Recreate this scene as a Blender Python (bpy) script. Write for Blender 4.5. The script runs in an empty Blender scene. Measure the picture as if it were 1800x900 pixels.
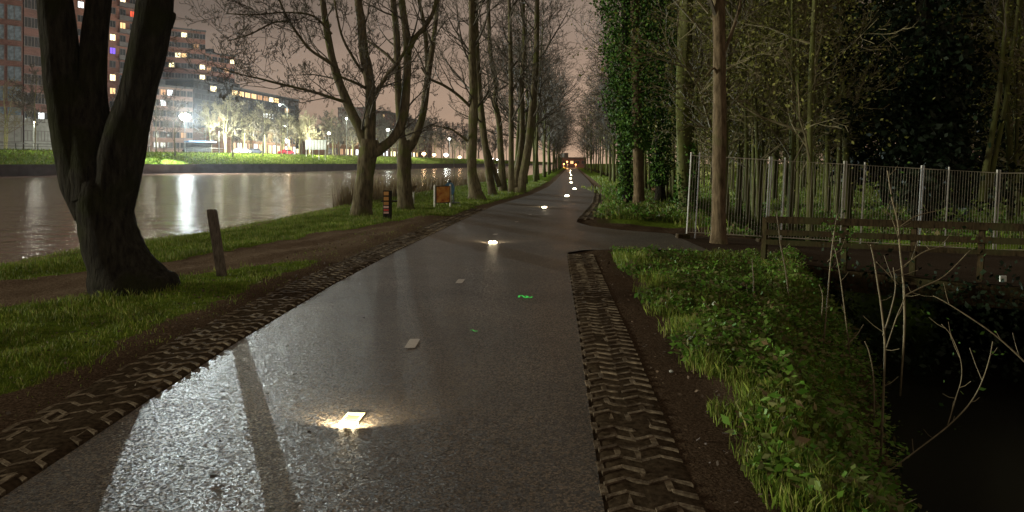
import bpy, math, random
import numpy as np
from mathutils import Vector
R = math.radians
random.seed(7); rng = np.random.default_rng(7)
C = bpy.context.scene.collection
F = 1200.0; HY = 287.0; CH = 1.6           # focal length in photo pixels, horizon row, eye height

def W(px, py, y):                          # photo pixel at a given distance -> world point
    return Vector(((px-900)*y/F, y, CH-(py-HY)*y/F))
def G(px, py, z=0.0):
    y = F*(CH-z)/(py-HY); return W(px, py, y)

# ------------------------------------------------------------------ materials
def newmat(name):
    m = bpy.data.materials.new(name); m.use_nodes = True
    nt = m.node_tree; b = nt.nodes['Principled BSDF']
    return m, nt, b
def nd(nt, t, **kw):
    n = nt.nodes.new(t)
    for k, v in kw.items():
        if k in n.inputs: n.inputs[k].default_value = v
        else: setattr(n, k, v)
    return n
def L(nt, a, ao, b, bi): nt.links.new(a.outputs[ao], b.inputs[bi])
def ramp(nt, src, out, stops):
    r = nt.nodes.new('ShaderNodeValToRGB'); L(nt, src, out, r, 0)
    e = r.color_ramp.elements
    while len(e) < len(stops): e.new(0.5)
    for i, (p, c) in enumerate(stops):
        e[i].position = p; e[i].color = (c[0], c[1], c[2], 1) if not isinstance(c, float) else (c, c, c, 1)
    return r
def mix(nt, fac, a, b, blend='MIX'):
    m = nt.nodes.new('ShaderNodeMix'); m.data_type = 'RGBA'; m.blend_type = blend
    def put(v, i):
        if isinstance(v, tuple) and len(v) == 2: nt.links.new(v[0].outputs[v[1]], m.inputs[i])
        elif isinstance(v, (int, float)): m.inputs[i].default_value = v
        else: m.inputs[i].default_value = (v[0], v[1], v[2], 1)
    put(fac, 0); put(a, 6); put(b, 7)
    return m
def coords(nt, scale=(1, 1, 1), rot=(0, 0, 0)):
    g = nt.nodes.new('ShaderNodeNewGeometry'); mp = nt.nodes.new('ShaderNodeMapping')
    mp.inputs['Scale'].default_value = scale; mp.inputs['Rotation'].default_value = rot
    L(nt, g, 'Position', mp, 0); return mp
def objco(nt, scale=(1, 1, 1)):
    g = nt.nodes.new('ShaderNodeTexCoord'); mp = nt.nodes.new('ShaderNodeMapping')
    mp.inputs['Scale'].default_value = scale
    L(nt, g, 'Object', mp, 0); return mp
def noise(nt, co, scale, detail=4, rough=0.55):
    n = nd(nt, 'ShaderNodeTexNoise', Scale=scale, Detail=detail, Roughness=rough); L(nt, co, 0, n, 'Vector'); return n
def bump(nt, src, out, b, strength, dist, prev=None):
    n = nd(nt, 'ShaderNodeBump', Strength=strength, Distance=dist); L(nt, src, out, n, 'Height')
    if prev: L(nt, prev, 0, n, 'Normal')
    L(nt, n, 0, b, 'Normal'); return n

def mat_simple(name, col, rough=0.6, metal=0.0, var=0.25, scale=6, bmp=0.0, spec=0.5):
    m, nt, b = newmat(name); co = objco(nt); n = noise(nt, co, scale, 5)
    r = ramp(nt, n, 'Fac', [(0.3, tuple(c*(1-var) for c in col)), (0.7, tuple(min(1, c*(1+var)) for c in col))])
    L(nt, r, 0, b, 'Base Color'); b.inputs['Roughness'].default_value = rough; b.inputs['Metallic'].default_value = metal
    b.inputs['Specular IOR Level'].default_value = spec
    if bmp: bump(nt, n, 'Fac', b, bmp, 0.01)
    return m
def mat_emit(name, col, s):
    m, nt, b = newmat(name); b.inputs['Base Color'].default_value = (*[c*0.5 for c in col], 1)
    b.inputs['Emission Color'].default_value = (*col, 1); b.inputs['Emission Strength'].default_value = s; m.cycles.emission_sampling = 'NONE'
    return m
def mat_bark(name, c0, c1, moss=None, vs=14, dist=0.03, mosspos=(0.5, 0.62)):
    m, nt, b = newmat(name)
    co = objco(nt, (1, 1, 0.22)); n = noise(nt, co, vs, 6, 0.65)
    co2 = objco(nt); n2 = noise(nt, co2, 1.7, 5)
    r = ramp(nt, n, 'Fac', [(0.32, c0), (0.68, c1)])
    src = (r, 0)
    if moss:
        r2 = ramp(nt, n2, 'Fac', [(mosspos[0], 0.0), (mosspos[1], 0.8)])
        mm = mix(nt, (r2, 0), (r, 0), moss); src = (mm, 2)
    L(nt, src[0], src[1], b, 'Base Color')
    b.inputs['Roughness'].default_value = 0.95; b.inputs['Specular IOR Level'].default_value = 0.03
    bump(nt, n, 'Fac', b, 0.9, dist)
    return m
def mat_leaf(name, cols, rough=0.45, trans=0.0):
    m, nt, b = newmat(name)
    g = nt.nodes.new('ShaderNodeNewGeometry')
    r = ramp(nt, g, 'Random Per Island', [(i/(len(cols)-1), c) for i, c in enumerate(cols)])
    co = coords(nt); n = noise(nt, co, 1.3, 3)
    r2 = ramp(nt, n, 'Fac', [(0.35, 0.55), (0.65, 1.0)])
    mm = mix(nt, 1.0, (r, 0), (r2, 0), 'MULTIPLY'); L(nt, mm, 2, b, 'Base Color')
    b.inputs['Roughness'].default_value = rough+0.15; b.inputs['Specular IOR Level'].default_value = 0.15
    if trans:
        t = nt.nodes.new('ShaderNodeBsdfTranslucent'); L(nt, mm, 2, t, 'Color')
        ms = nt.nodes.new('ShaderNodeMixShader'); ms.inputs[0].default_value = trans
        L(nt, b, 0, ms, 1); L(nt, t, 0, ms, 2); L(nt, ms, 0, nt.nodes['Material Output'], 0)
    return m

M = {}
M['bark_dark'] = mat_bark('bark_dark', (0.009, 0.008, 0.007), (0.036, 0.034, 0.027), (0.018, 0.02, 0.008), 16, 0.10)
M['bark'] = mat_bark('bark', (0.04, 0.034, 0.022), (0.15, 0.13, 0.085), (0.08, 0.09, 0.03), 14, 0.03)
M['bark_brown'] = mat_bark('bark_brown', (0.045, 0.034, 0.022), (0.15, 0.115, 0.075), (0.09, 0.09, 0.04), 18, 0.025, (0.55, 0.7))
M['bark_green'] = mat_bark('bark_green', (0.04, 0.04, 0.02), (0.11, 0.11, 0.055), (0.075, 0.09, 0.025), 12, 0.02, (0.4, 0.6))
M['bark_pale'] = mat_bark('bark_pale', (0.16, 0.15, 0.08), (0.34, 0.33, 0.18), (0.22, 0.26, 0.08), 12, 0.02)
M['twig'] = mat_simple('twig', (0.05, 0.042, 0.03), 0.8, var=0.4)
M['twig_wood'] = mat_simple('twig_wood', (0.12, 0.105, 0.055), 0.8, var=0.4)
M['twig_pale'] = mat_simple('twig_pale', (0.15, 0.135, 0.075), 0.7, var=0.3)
M['sapling'] = mat_simple('sapling', (0.15, 0.125, 0.075), 0.7, var=0.4, scale=20)
M['ivy'] = mat_leaf('ivy', [(0.02, 0.06, 0.010), (0.05, 0.12, 0.015), (0.09, 0.17, 0.03)], 0.7)
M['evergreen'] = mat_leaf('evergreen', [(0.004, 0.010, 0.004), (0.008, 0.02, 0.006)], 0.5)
M['spring'] = mat_leaf('spring', [(0.10, 0.11, 0.025), (0.16, 0.17, 0.04), (0.22, 0.22, 0.07)], 0.6, 0.3)
M['grass'] = mat_leaf('grass', [(0.07, 0.12, 0.015), (0.13, 0.20, 0.025), (0.20, 0.25, 0.04), (0.25, 0.24, 0.08)], 0.5, 0.25)
M['herb'] = mat_leaf('herb', [(0.05, 0.14, 0.015), (0.11, 0.24, 0.025), (0.13, 0.24, 0.035), (0.15, 0.17, 0.06), (0.13, 0.09, 0.045)], 0.45, 0.25)
M['reed'] = mat_leaf('reed', [(0.14, 0.11, 0.06), (0.25, 0.19, 0.11)], 0.7)
M['metal'] = mat_simple('metal', (0.45, 0.45, 0.38), 0.6, 0.0, 0.25, 30)
M['galv_post'] = mat_simple('galv_post', (0.42, 0.43, 0.42), 0.5, 0.0, 0.12, 14)
M['dark_metal'] = mat_simple('dark_metal', (0.05, 0.055, 0.05), 0.5, 0.4)
M['pole_grey'] = mat_simple('pole_grey', (0.3, 0.33, 0.33), 0.5, 0.3)
M['wood_post'] = mat_bark('wood_post', (0.05, 0.04, 0.035), (0.16, 0.14, 0.12), None, 40, 0.006)
M['rail_wood'] = mat_bark('rail_wood', (0.012, 0.009, 0.006), (0.055, 0.04, 0.022), (0.04, 0.04, 0.018), 30, 0.008)
M['white_paint'] = mat_simple('white_paint', (0.30, 0.27, 0.24), 0.5, var=0.25, scale=40)
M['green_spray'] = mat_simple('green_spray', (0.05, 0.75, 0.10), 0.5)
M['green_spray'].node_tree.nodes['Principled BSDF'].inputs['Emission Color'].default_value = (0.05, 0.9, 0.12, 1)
M['green_spray'].node_tree.nodes['Principled BSDF'].inputs['Emission Strength'].default_value = 0.25   # fluorescent paint, its brightness added as a glow
M['leaf_dead'] = mat_simple('leaf_dead', (0.02, 0.014, 0.01), 0.7)
M['led'] = mat_emit('led', (1.0, 0.72, 0.34), 1.7)
M['led_lens'] = mat_emit('led_lens', (1.0, 0.82, 0.52), 40)
M['led_far'] = mat_emit('led_far', (1.0, 0.80, 0.48), 60)
M['lamp_white'] = mat_emit('lamp_white', (0.9, 1.0, 0.98), 150)
M['lamp_soft'] = mat_emit('lamp_soft', (0.95, 1.0, 0.92), 22)
M['lamp_warm'] = mat_emit('lamp_warm', (1.0, 0.62, 0.3), 12)
M['lamp_orange'] = mat_emit('lamp_orange', (1.0, 0.35, 0.08), 14)
M['glass_dark'] = mat_simple('glass_dark', (0.03, 0.035, 0.04), 0.15)
M['glass_blue'] = mat_simple('glass_blue', (0.12, 0.17, 0.22), 0.2, var=0.5, scale=1.5)
M['lit_warm'] = mat_emit('lit_warm', (1.0, 0.66, 0.3), 1.1)
M['lit_yellow'] = mat_emit('lit_yellow', (1.0, 0.85, 0.5), 2.2)
M['lit_dim'] = mat_emit('lit_dim', (1.0, 0.55, 0.28), 0.28)
M['lit_white'] = mat_emit('lit_white', (0.9, 0.96, 1.0), 1.5)
M['lit_purple'] = mat_emit('lit_purple', (0.25, 0.12, 1.0), 0.9)
M['lit_red'] = mat_emit('lit_red', (1.0, 0.12, 0.05), 0.8)
M['frame_grey'] = mat_simple('frame_grey', (0.12, 0.11, 0.11), 0.6)
M['frame_pale'] = mat_simple('frame_pale', (0.45, 0.45, 0.43), 0.6)
M['concrete'] = mat_simple('concrete', (0.24, 0.25, 0.24), 0.8, var=0.2, scale=1.2)
M['roof'] = mat_simple('roof', (0.08, 0.08, 0.08), 0.8)
M['board_white'] = mat_simple('board_white', (0.55, 0.6, 0.6), 0.6)
M['blue'] = mat_simple('blue', (0.05, 0.17, 0.33), 0.5, var=0.3)
M['blue_roof'] = mat_simple('blue_roof', (0.10, 0.22, 0.42), 0.5)
M['red'] = mat_simple('red', (0.45, 0.05, 0.05), 0.5)
M['tyre'] = mat_simple('tyre', (0.02, 0.02, 0.02), 0.8)
M['rim_steel'] = mat_simple('rim_steel', (0.35, 0.3, 0.2), 0.35, 0.8)
def brick_mat(name, col, mortar, sc=1.0):
    m, nt, b = newmat(name)
    co = coords(nt, rot=(R(90), 0, 0))
    k = nd(nt, 'ShaderNodeTexBrick', Scale=1.2*sc); L(nt, co, 0, k, 'Vector')
    k.inputs['Color1'].default_value = (*col, 1); k.inputs['Color2'].default_value = (*[c*0.7 for c in col], 1)
    k.inputs['Mortar'].default_value = (*mortar, 1)
    n = noise(nt, coords(nt), 0.25, 6); r = ramp(nt, n, 'Fac', [(0.3, 0.6), (0.7, 1.0)])
    mm = mix(nt, 1.0, (k, 0), (r, 0), 'MULTIPLY'); L(nt, mm, 2, b, 'Base Color'); b.inputs['Roughness'].default_value = 0.9
    return m
M['brick_red'] = brick_mat('brick_red', (0.40, 0.18, 0.13), (0.2, 0.15, 0.13))
M['brick_dark'] = brick_mat('brick_dark', (0.22, 0.11, 0.095), (0.1, 0.08, 0.08))
M['brick_pink'] = brick_mat('brick_pink', (0.42, 0.27, 0.23), (0.3, 0.25, 0.22))
M['brick_grey'] = brick_mat('brick_grey', (0.05, 0.055, 0.065), (0.04, 0.04, 0.045))
M['brick_orange'] = brick_mat('brick_orange', (0.3, 0.15, 0.08), (0.2, 0.15, 0.1))

# wet asphalt: dark binder, pale chippings, a film of water
m, nt, b = newmat('asphalt'); M['asphalt'] = m
co = coords(nt)
v = nd(nt, 'ShaderNodeTexVoronoi', Scale=95.0); L(nt, co, 0, v, 'Vector')
v2 = nd(nt, 'ShaderNodeTexVoronoi', Scale=170.0); L(nt, co, 0, v2, 'Vector')
sep = nt.nodes.new('ShaderNodeSeparateColor'); L(nt, v, 'Color', sep, 0)
chips = ramp(nt, sep, 0, [(0.5, (0.014, 0.011, 0.0085)), (0.97, (0.17, 0.14, 0.108))])
n = noise(nt, co, 0.9, 5); dirt = ramp(nt, n, 'Fac', [(0.35, (0.7, 0.68, 0.66)), (0.7, (1.15, 1.12, 1.05))])
mm = mix(nt, 1.0, (chips, 0), (dirt, 0), 'MULTIPLY'); L(nt, mm, 2, b, 'Base Color')
n2 = noise(nt, co, 1.6, 3); rr = ramp(nt, n2, 'Fac', [(0.3, 0.44), (0.7, 0.50)]); L(nt, rr, 0, b, 'Roughness')
b.inputs['Specular IOR Level'].default_value = 0.36
vm = nd(nt, 'ShaderNodeVectorMath', operation='SUBTRACT'); L(nt, v, 'Color', vm, 0); vm.inputs[1].default_value = (0.5, 0.5, 0.5)
v3 = nd(nt, 'ShaderNodeTexVoronoi', Scale=230.0); L(nt, co, 0, v3, 'Vector')
vm3 = nd(nt, 'ShaderNodeVectorMath', operation='SUBTRACT'); L(nt, v3, 'Color', vm3, 0); vm3.inputs[1].default_value = (0.5, 0.5, 0.5)
sc1 = nd(nt, 'ShaderNodeVectorMath', operation='MULTIPLY'); L(nt, vm, 0, sc1, 0); sc1.inputs[1].default_value = (0.30, 0.30, 0.0)
sc3 = nd(nt, 'ShaderNodeVectorMath', operation='MULTIPLY'); L(nt, vm3, 0, sc3, 0); sc3.inputs[1].default_value = (0.22, 0.22, 0.0)
gg = nt.nodes.new('ShaderNodeNewGeometry')
a1 = nd(nt, 'ShaderNodeVectorMath', operation='ADD'); L(nt, sc1, 0, a1, 0); L(nt, sc3, 0, a1, 1)
a2 = nd(nt, 'ShaderNodeVectorMath', operation='ADD'); L(nt, a1, 0, a2, 0); L(nt, gg, 'Normal', a2, 1)
nn_ = nd(nt, 'ShaderNodeVectorMath', operation='NORMALIZE'); L(nt, a2, 0, nn_, 0)
bq = bump(nt, v2, 'Distance', b, 0.2, 0.002); L(nt, nn_, 0, bq, 'Normal')

m, nt, b = newmat('side_road'); M['side_road'] = m
co = coords(nt); n = noise(nt, co, 60, 4); r = ramp(nt, n, 'Fac', [(0.35, (0.020, 0.015, 0.011)), (0.7, (0.07, 0.055, 0.042))])
L(nt, r, 0, b, 'Base Color'); b.inputs['Roughness'].default_value = 0.95; b.inputs['Specular IOR Level'].default_value = 0.0; bump(nt, n, 'Fac', b, 0.4, 0.01)

# water: murky, wind-rippled
m, nt, b = newmat('canal_water'); M['water'] = m
co = coords(nt, (1.0, 1.0, 1.0), (0, 0, R(25)))
b.inputs['Base Color'].default_value = (0.19, 0.112, 0.08, 1); b.inputs['Roughness'].default_value = 0.05
b.inputs['IOR'].default_value = 1.33
n = noise(nt, co, 2.6, 4, 0.6); n2 = noise(nt, coords(nt, (0.25, 0.9, 1), (0, 0, R(25))), 1.2, 3, 0.5)
b1 = bump(nt, n2, 'Fac', b, 0.5, 0.22)
bump(nt, n, 'Fac', b, 0.5, 0.065, b1)

m, nt, b = newmat('ditch_water'); M['ditch'] = m
b.inputs['Base Color'].default_value = (0.003, 0.003, 0.002, 1); b.inputs['Roughness'].default_value = 0.25

# paver concrete, dirty and half buried
def paver_mat(name, c0, c1, soil):
    m, nt, b = newmat(name)
    co = coords(nt); n = noise(nt, co, 25, 6); r = ramp(nt, n, 'Fac', [(0.3, c0), (0.7, c1)])
    n2 = noise(nt, co, 5, 5, 0.7); r2 = ramp(nt, n2, 'Fac', [(0.46, 0.0), (0.60, 0.9)])
    mm = mix(nt, (r2, 0), (r, 0), soil); L(nt, mm, 2, b, 'Base Color')
    b.inputs['Roughness'].default_value = 0.95; b.inputs['Specular IOR Level'].default_value = 0.02; bump(nt, n, 'Fac', b, 0.8, 0.012); return m
M['paver'] = paver_mat('paver', (0.075, 0.06, 0.043), (0.17, 0.138, 0.098), (0.045, 0.033, 0.022))
M['kerb_soil'] = mat_simple('kerb_soil', (0.036, 0.027, 0.018), 1.0, var=0.5, scale=30, bmp=0.5, spec=0.0)

# ground: soil / grass / trail picked by a painted mask attribute
m, nt, b = newmat('ground'); M['ground'] = m
at_ = nt.nodes.new('ShaderNodeAttribute'); at_.attribute_name = 'cover'
co = coords(nt); n = noise(nt, co, 9, 6, 0.65); nf = noise(nt, co, 60, 5, 0.6)
soil = ramp(nt, nf, 'Fac', [(0.3, (0.05, 0.036, 0.024)), (0.52, (0.12, 0.088, 0.062)), (0.72, (0.24, 0.19, 0.14))])
n3 = noise(nt, co, 0.35, 4); 
grs = ramp(nt, n, 'Fac', [(0.3, (0.04, 0.065, 0.012)), (0.55, (0.10, 0.155, 0.02)), (0.75, (0.17, 0.20, 0.04))])
sepc = nt.nodes.new('ShaderNodeSeparateColor'); L(nt, at_, 'Color', sepc, 0)
ad = nd(nt, 'ShaderNodeMath', operation='ADD'); L(nt, sepc, 0, ad, 0)
ms_ = nd(nt, 'ShaderNodeMath', operation='MULTIPLY_ADD'); L(nt, n, 'Fac', ms_, 0); ms_.inputs[1].default_value = 0.6; ms_.inputs[2].default_value = -0.3
L(nt, ms_, 0, ad, 1)
fr = ramp(nt, ad, 0, [(0.42, 0.0), (0.58, 1.0)])
mm = mix(nt, (fr, 0), (soil, 0), (grs, 0)); 
mud = ramp(nt, nf, 'Fac', [(0.3, (0.014, 0.010, 0.007)), (0.7, (0.07, 0.047, 0.03))])
mm2 = mix(nt, (sepc, 1), (mm, 2), (mud, 0)); L(nt, mm2, 2, b, 'Base Color')
b.inputs['Roughness'].default_value = 0.95; b.inputs['Specular IOR Level'].default_value = 0.0
b1 = bump(nt, n, 'Fac', b, 0.9, 0.06); bump(nt, nf, 'Fac', b, 0.8, 0.02, b1)

# ------------------------------------------------------------------ object helpers
def tag(o, label=None, cat=None, group=None, kind=None):
    if label: o['label'] = label
    if cat: o['category'] = cat
    if group: o['group'] = group
    if kind: o['kind'] = kind
    return o
def thing(name, label, cat, loc=(0, 0, 0), rz=0, group=None):
    o = bpy.data.objects.new(name, None); C.objects.link(o); o.location = loc; o.rotation_euler = (0, 0, rz)
    o.empty_display_size = 0.2
    return tag(o, label, cat, group)
def copy_tree(o, parent=None):
    c = o.copy(); C.objects.link(c); c.parent = parent
    for ch in o.children: copy_tree(ch, c)
    return c
class MB:
    def __init__(s): s.v = []; s.f = []; s.m = []; s.cur = 0
    def add(s, vs, fs):
        k = len(s.v); s.v.extend(vs); s.f.extend([tuple(i+k for i in f) for f in fs]); s.m.extend([s.cur]*len(fs))
    def box(s, x0, x1, y0, y1, z0, z1):
        s.add([(x0,y0,z0),(x1,y0,z0),(x1,y1,z0),(x0,y1,z0),(x0,y0,z1),(x1,y0,z1),(x1,y1,z1),(x0,y1,z1)],
              [(0,3,2,1),(4,5,6,7),(0,1,5,4),(1,2,6,5),(2,3,7,6),(3,0,4,7)])
    def bbox(s, x0, x1, y0, y1, z0, z1, c=0.01):   # chamfered box
        P = []
        for z, q in ((z0, c), (z0+c, 0), (z1-c, 0), (z1, c)):
            P += [(x0+q,y0+c,z),(x0+c,y0+q,z),(x1-c,y0+q,z),(x1-q,y0+c,z),(x1-q,y1-c,z),(x1-c,y1-q,z),(x0+c,y1-q,z),(x0+q,y1-c,z)]
        fs = [tuple(range(7, -1, -1)), tuple(range(24, 32))]
        for k in range(3):
            for i in range(8):
                j = (i+1) % 8; fs.append((k*8+i, k*8+j, (k+1)*8+j, (k+1)*8+i))
        s.add(P, fs)
    def tube(s, pts, rad, n=6, lump=0.0, seed=0, caps=True, squash=None):
        pts = [Vector(p) for p in pts]; k0 = len(s.v); N = len(pts)
        t = (pts[1]-pts[0]).normalized()
        ref = Vector((0, 1, 0)) if abs(t.y) < 0.9 else Vector((1, 0, 0))
        u = t.cross(ref).normalized()
        for i in range(N):
            if i == 0: t2 = pts[1]-pts[0]
            elif i == N-1: t2 = pts[-1]-pts[-2]
            else: t2 = pts[i+1]-pts[i-1]
            t2 = t2.normalized() if t2.length > 1e-9 else t
            u = (u - t2*u.dot(t2)); u = u.normalized() if u.length > 1e-6 else t2.orthogonal().normalized()
            w = t2.cross(u); t = t2; r = rad[i]; p = pts[i]
            for j in range(n):
                a = 6.28318*j/n; rr = r
                if lump:
                    rr *= 1 + lump*(0.5*math.sin(3*a+seed+i*0.13)+0.35*math.sin(5*a-seed*2+i*0.31)+0.3*math.sin(8*a+i*0.7+seed)+0.25*math.sin(2*a+i*0.45))
                ca = math.cos(a)*rr; sa = math.sin(a)*rr
                s.v.append((p.x+u.x*ca+w.x*sa, p.y+u.y*ca+w.y*sa, p.z+u.z*ca+w.z*sa))
        for i in range(N-1):
            b0 = k0+i*n
            for j in range(n):
                j2 = (j+1) % n
                s.f.append((b0+j, b0+j2, b0+n+j2, b0+n+j)); s.m.append(s.cur)
        if caps and n > 3:
            s.f.append(tuple(k0+j for j in range(n-1, -1, -1))); s.m.append(s.cur)
            e = k0+(N-1)*n; s.f.append(tuple(e+j for j in range(n))); s.m.append(s.cur)
    def ball(s, c, r, n=8, sq=1.0):
        pts = []; rad = []
        for i in range(n+1):
            a = -math.pi/2+math.pi*i/n; pts.append((c[0], c[1], c[2]+r*math.sin(a)*sq)); rad.append(max(0.001, r*math.cos(a)))
        s.tube(pts, rad, n+2)
    def build(s, name, mats, parent=None, smooth=False):
        me = bpy.data.meshes.new(name); me.from_pydata(s.v, [], s.f)
        mats = mats if isinstance(mats, (list, tuple)) else [mats]
        for q in mats: me.materials.append(q)
        if len(mats) > 1: me.polygons.foreach_set('material_index', s.m)
        if smooth: me.polygons.foreach_set('use_smooth', [True]*len(s.f))
        me.update(); o = bpy.data.objects.new(name, me); C.objects.link(o)
        if parent: o.parent = parent
        return o
def npmesh(name, V, nper, mat, parent=None, kinds=None):
    """V: (count*nper,3) polygons of nper corners each"""
    me = bpy.data.meshes.new(name); n = len(V)//nper
    me.vertices.add(len(V)); me.vertices.foreach_set('co', V.astype(np.float32).ravel())
    me.loops.add(n*nper); me.loops.foreach_set('vertex_index', np.arange(n*nper, dtype=np.int32))
    me.polygons.add(n); me.polygons.foreach_set('loop_start', np.arange(0, n*nper, nper, dtype=np.int32))
    me.polygons.foreach_set('loop_total', np.full(n, nper, dtype=np.int32))
    me.materials.append(mat); me.update(calc_edges=True); me.validate()
    o = bpy.data.objects.new(name, me); C.objects.link(o)
    if parent: o.parent = parent
    return o
def leaves(P, size, flat=0.0, jit=0.35, aspect=1.6):
    """diamond leaves at points P"""
    n = len(P); d = rng.normal(size=(n, 3)); d[:, 2] *= (1-flat); d /= np.linalg.norm(d, axis=1)[:, None]+1e-9
    q = rng.normal(size=(n, 3)); q[:, 2] *= (1-flat); e = np.cross(d, q); 
    if flat > 0.3:
        e = np.cross(d, np.array([0, 0, 1.0])+0.5*rng.normal(size=(n, 3)))
    e /= np.linalg.norm(e, axis=1)[:, None]+1e-9
    s = size*(1+jit*rng.normal(size=(n, 1))).clip(0.4, 2)
    a = P; b_ = P+d*s*0.45+e*s*0.5/aspect; c = P+d*s; d_ = P+d*s*0.45-e*s*0.5/aspect
    return np.stack([a, b_, c, d_], 1).reshape(-1, 3)

# ------------------------------------------------------------------ the lie of the land
yl = np.array([-40, 3.25, 6.0, 9.0, 12.5, 18.3, 25.6, 34.9, 46.8, 66, 84.6, 147, 400, 3000.])
xlv = np.array([-2.3, -2.44, -2.46, -2.36, -2.09, -1.5, -0.7, 1.0, 2.5, 4.3, 5.9, 11.4, 33.5, 260.])
yr = np.array([-40, 3.13, 6.1, 9.0, 11.8, 19.6, 28, 34.9, 46.8, 66, 91, 147, 400, 3000.])
xrv = np.array([0.2, 0.42, 0.61, 0.78, 0.95, 1.88, 3.3, 4.2, 5.6, 7.35, 9.5, 14.4, 36.5, 263.])
def xl(y): return np.interp(y, yl, xlv)
def xr(y): return np.interp(y, yr, xrv)
ZW = -0.3
yw = np.array([-60, 0, 13.3, 16, 20.7, 24.5, 32.6, 43, 69, 120, 400, 3000.])
xwv = np.array([-13, -11.5, -10.0, -9.1, -8.6, -8.3, -7.6, -6.3, -2.9, 4.0, 28.5, 250.])
def xw(y): return np.interp(y, yw, xwv)
yf = np.array([-100, 99, 152, 207, 350, 500, 3000.])
xfv = np.array([-150, -74, -52, -41, -16, 6, 230.])
def xf(y): return np.interp(y, yf, xfv)
def sstep(a, b, x): t = np.clip((x-a)/(b-a), 0, 1); return t*t*(3-2*t)
ROADZ = 3.8
def vnoise(x, y):
    return (np.sin(x*2.1+1.3*np.sin(y*1.7))*np.cos(y*1.9+0.7*np.sin(x*2.3))*0.6+np.sin(x*5.3+y*3.1)*np.cos(y*6.1-x*2.7)*0.3+np.sin(x*11+y*9)*0.1)
sy = np.array([-50, 4, 6, 9, 12, 14, 18, 30, 60.]); sv = np.array([1.0, 1.05, 1.5, 2.8, 4.0, 4.3, 3.8, 3.0, 3.0])
def H(x, y):
    x = np.asarray(x, float); y = np.asarray(y, float)
    z = np.zeros(np.broadcast(x, y).shape)
    dl = xl(y)-x; dw = x-xw(y); dr = x-xr(y)
    nz = vnoise(x, y)
    z = z+np.where(dl > 0, 0.04*sstep(0.5, 1.2, dl)+0.045*nz*sstep(0.5, 1.5, dl)*sstep(-1, 1, dw), 0)
    z = z+np.where(dl > 0, -0.42*(1-sstep(0, 2.8, dw))-1.4*(1-sstep(-4, -0.2, dw)), 0)
    z = np.where((dl > -0.02) & (dl < 0.6), -0.03, z); z = np.where((dr > -0.02) & (dr < 0.5), -0.03, z)
    z = np.where((dl <= -0.02) & (dr <= -0.02), -0.02, z)
    # right: verge, ditch, wood floor
    s = np.interp(y, sy, sv); deep = np.interp(y, [0, 15, 19, 24], [1.55, 1.5, 0.7, 0.55])
    wid = np.interp(y, [0, 9, 15, 60], [2.0, 1.8, 1.4, 1.3])
    t = (dr-s)/wid
    zr = -0.12*sstep(0.6, 3.0, dr)+0.04*nz*sstep(0.6, 1.5, dr)-deep*sstep(0, 1, t)+(deep-0.15)*sstep(2.0, 3.2, t)
    z = np.where(dr > 0.5, zr, z)
    # far bank: quay, dike slope, road level
    df = xf(y)-x
    zf = np.where(df > 0.0, 1.25+(ROADZ-1.25)*np.clip(df/9.0, 0, 1)**0.8+0.1*nz*(df < 9), z)
    z = np.where(df > 0, zf, z)
    return z
trail_far_y = np.array([-20, 5, 9, 11, 13, 15.6, 18.3, 21, 30, 40, 300]); trail_far_x = np.array([-8.4, -7.6, -6.76, -5.5, -4.86, -4.16, -3.1, -2.2, -1.1+0.2, 1.0, 0])
trail_near_y = np.array([-20, 4, 7.4, 8.1, 9.2, 10.5, 11.2]); trail_near_x = np.array([-7.0, -6.2, -5.58, -5.04, -4.6, -3.9, -3.1])
def cover(x, y):
    """grass amount 0..1 and mud amount 0..1"""
    dl = xl(y)-x; dr = x-xr(y); nz = vnoise(x*1.7+5, y*1.3)*0.22
    g = np.ones(np.broadcast(x, y).shape); mud = np.zeros_like(g)
    A = 0.95+nz*0.8
    nearg = sstep(A-0.15, A+0.2, dl)
    tf = np.interp(y, trail_far_y, trail_far_x); tn = np.interp(y, trail_near_y, trail_near_x)
    ontrail = sstep(-0.25, 0.2, (x-tf)+nz)*np.where(y < 11.2, sstep(-0.2, 0.25, (tn-x)+nz), 1.0)
    band = np.where(y < 20.5, ontrail, 0)
    gl = np.where(y < 20.5, nearg*(1-band), sstep(0.45, 0.75, dl+nz*0.6))
    faint = np.exp(-((x-(xw(y)+2.3))/0.35)**2)*0.75
    gl = gl*(1-np.where(y < 40, faint, 0))
    g = np.where(dl > 0, gl, g)
    mud = np.where((dl > 0) & (dl < 1.3), 0.75*(1-sstep(0.55, 1.2, dl))*np.where(y < 11, 1, 0.4), mud)
    gr = sstep(0.74, 1.05, dr+nz*0.5+0.22*np.sin(y*1.9+np.sin(y*4.3))-0.05)
    gr = np.where((y > 12.3) & (y < 18.3) & (dr < 4.6), 0.0, gr)
    gr = np.where(y >= 18.3, sstep(0.45, 0.7, dr+nz*.3), gr)
    g = np.where(dr > 0, gr, g)
    mud = np.where((dr > 0) & (dr < 1.2) & (y < 20), 0.9*(1-sstep(0.8, 1.1, dr)), mud)
    mud = np.where((dr > 0) & (y > 12.3) & (y < 18.3), 0.8*(1-sstep(4.2, 4.8, dr)), mud)
    dd = dr-np.interp(y, sy, sv); mud = np.where((dr > 0), np.maximum(mud, sstep(0.5, 1.2, dd)*(1-sstep(2.6, 4.0, dd))), mud)
    g = np.where((dl <= 0) & (dr <= 0), 0, g)
    df = xf(y)-x; g = np.where(df > 0, np.where(df < 9.5, 1.0, 0.0), g); mud = np.where(df > 9.5, 0.3, np.where(df > 0, 0, mud))
    return g, mud
rows = np.concatenate([np.arange(-25, 2, 1.0), np.arange(2, 16, 0.16), np.arange(16, 36, 0.4), np.arange(36, 80, 1.5), np.geomspace(80, 2600, 70)])
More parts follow.
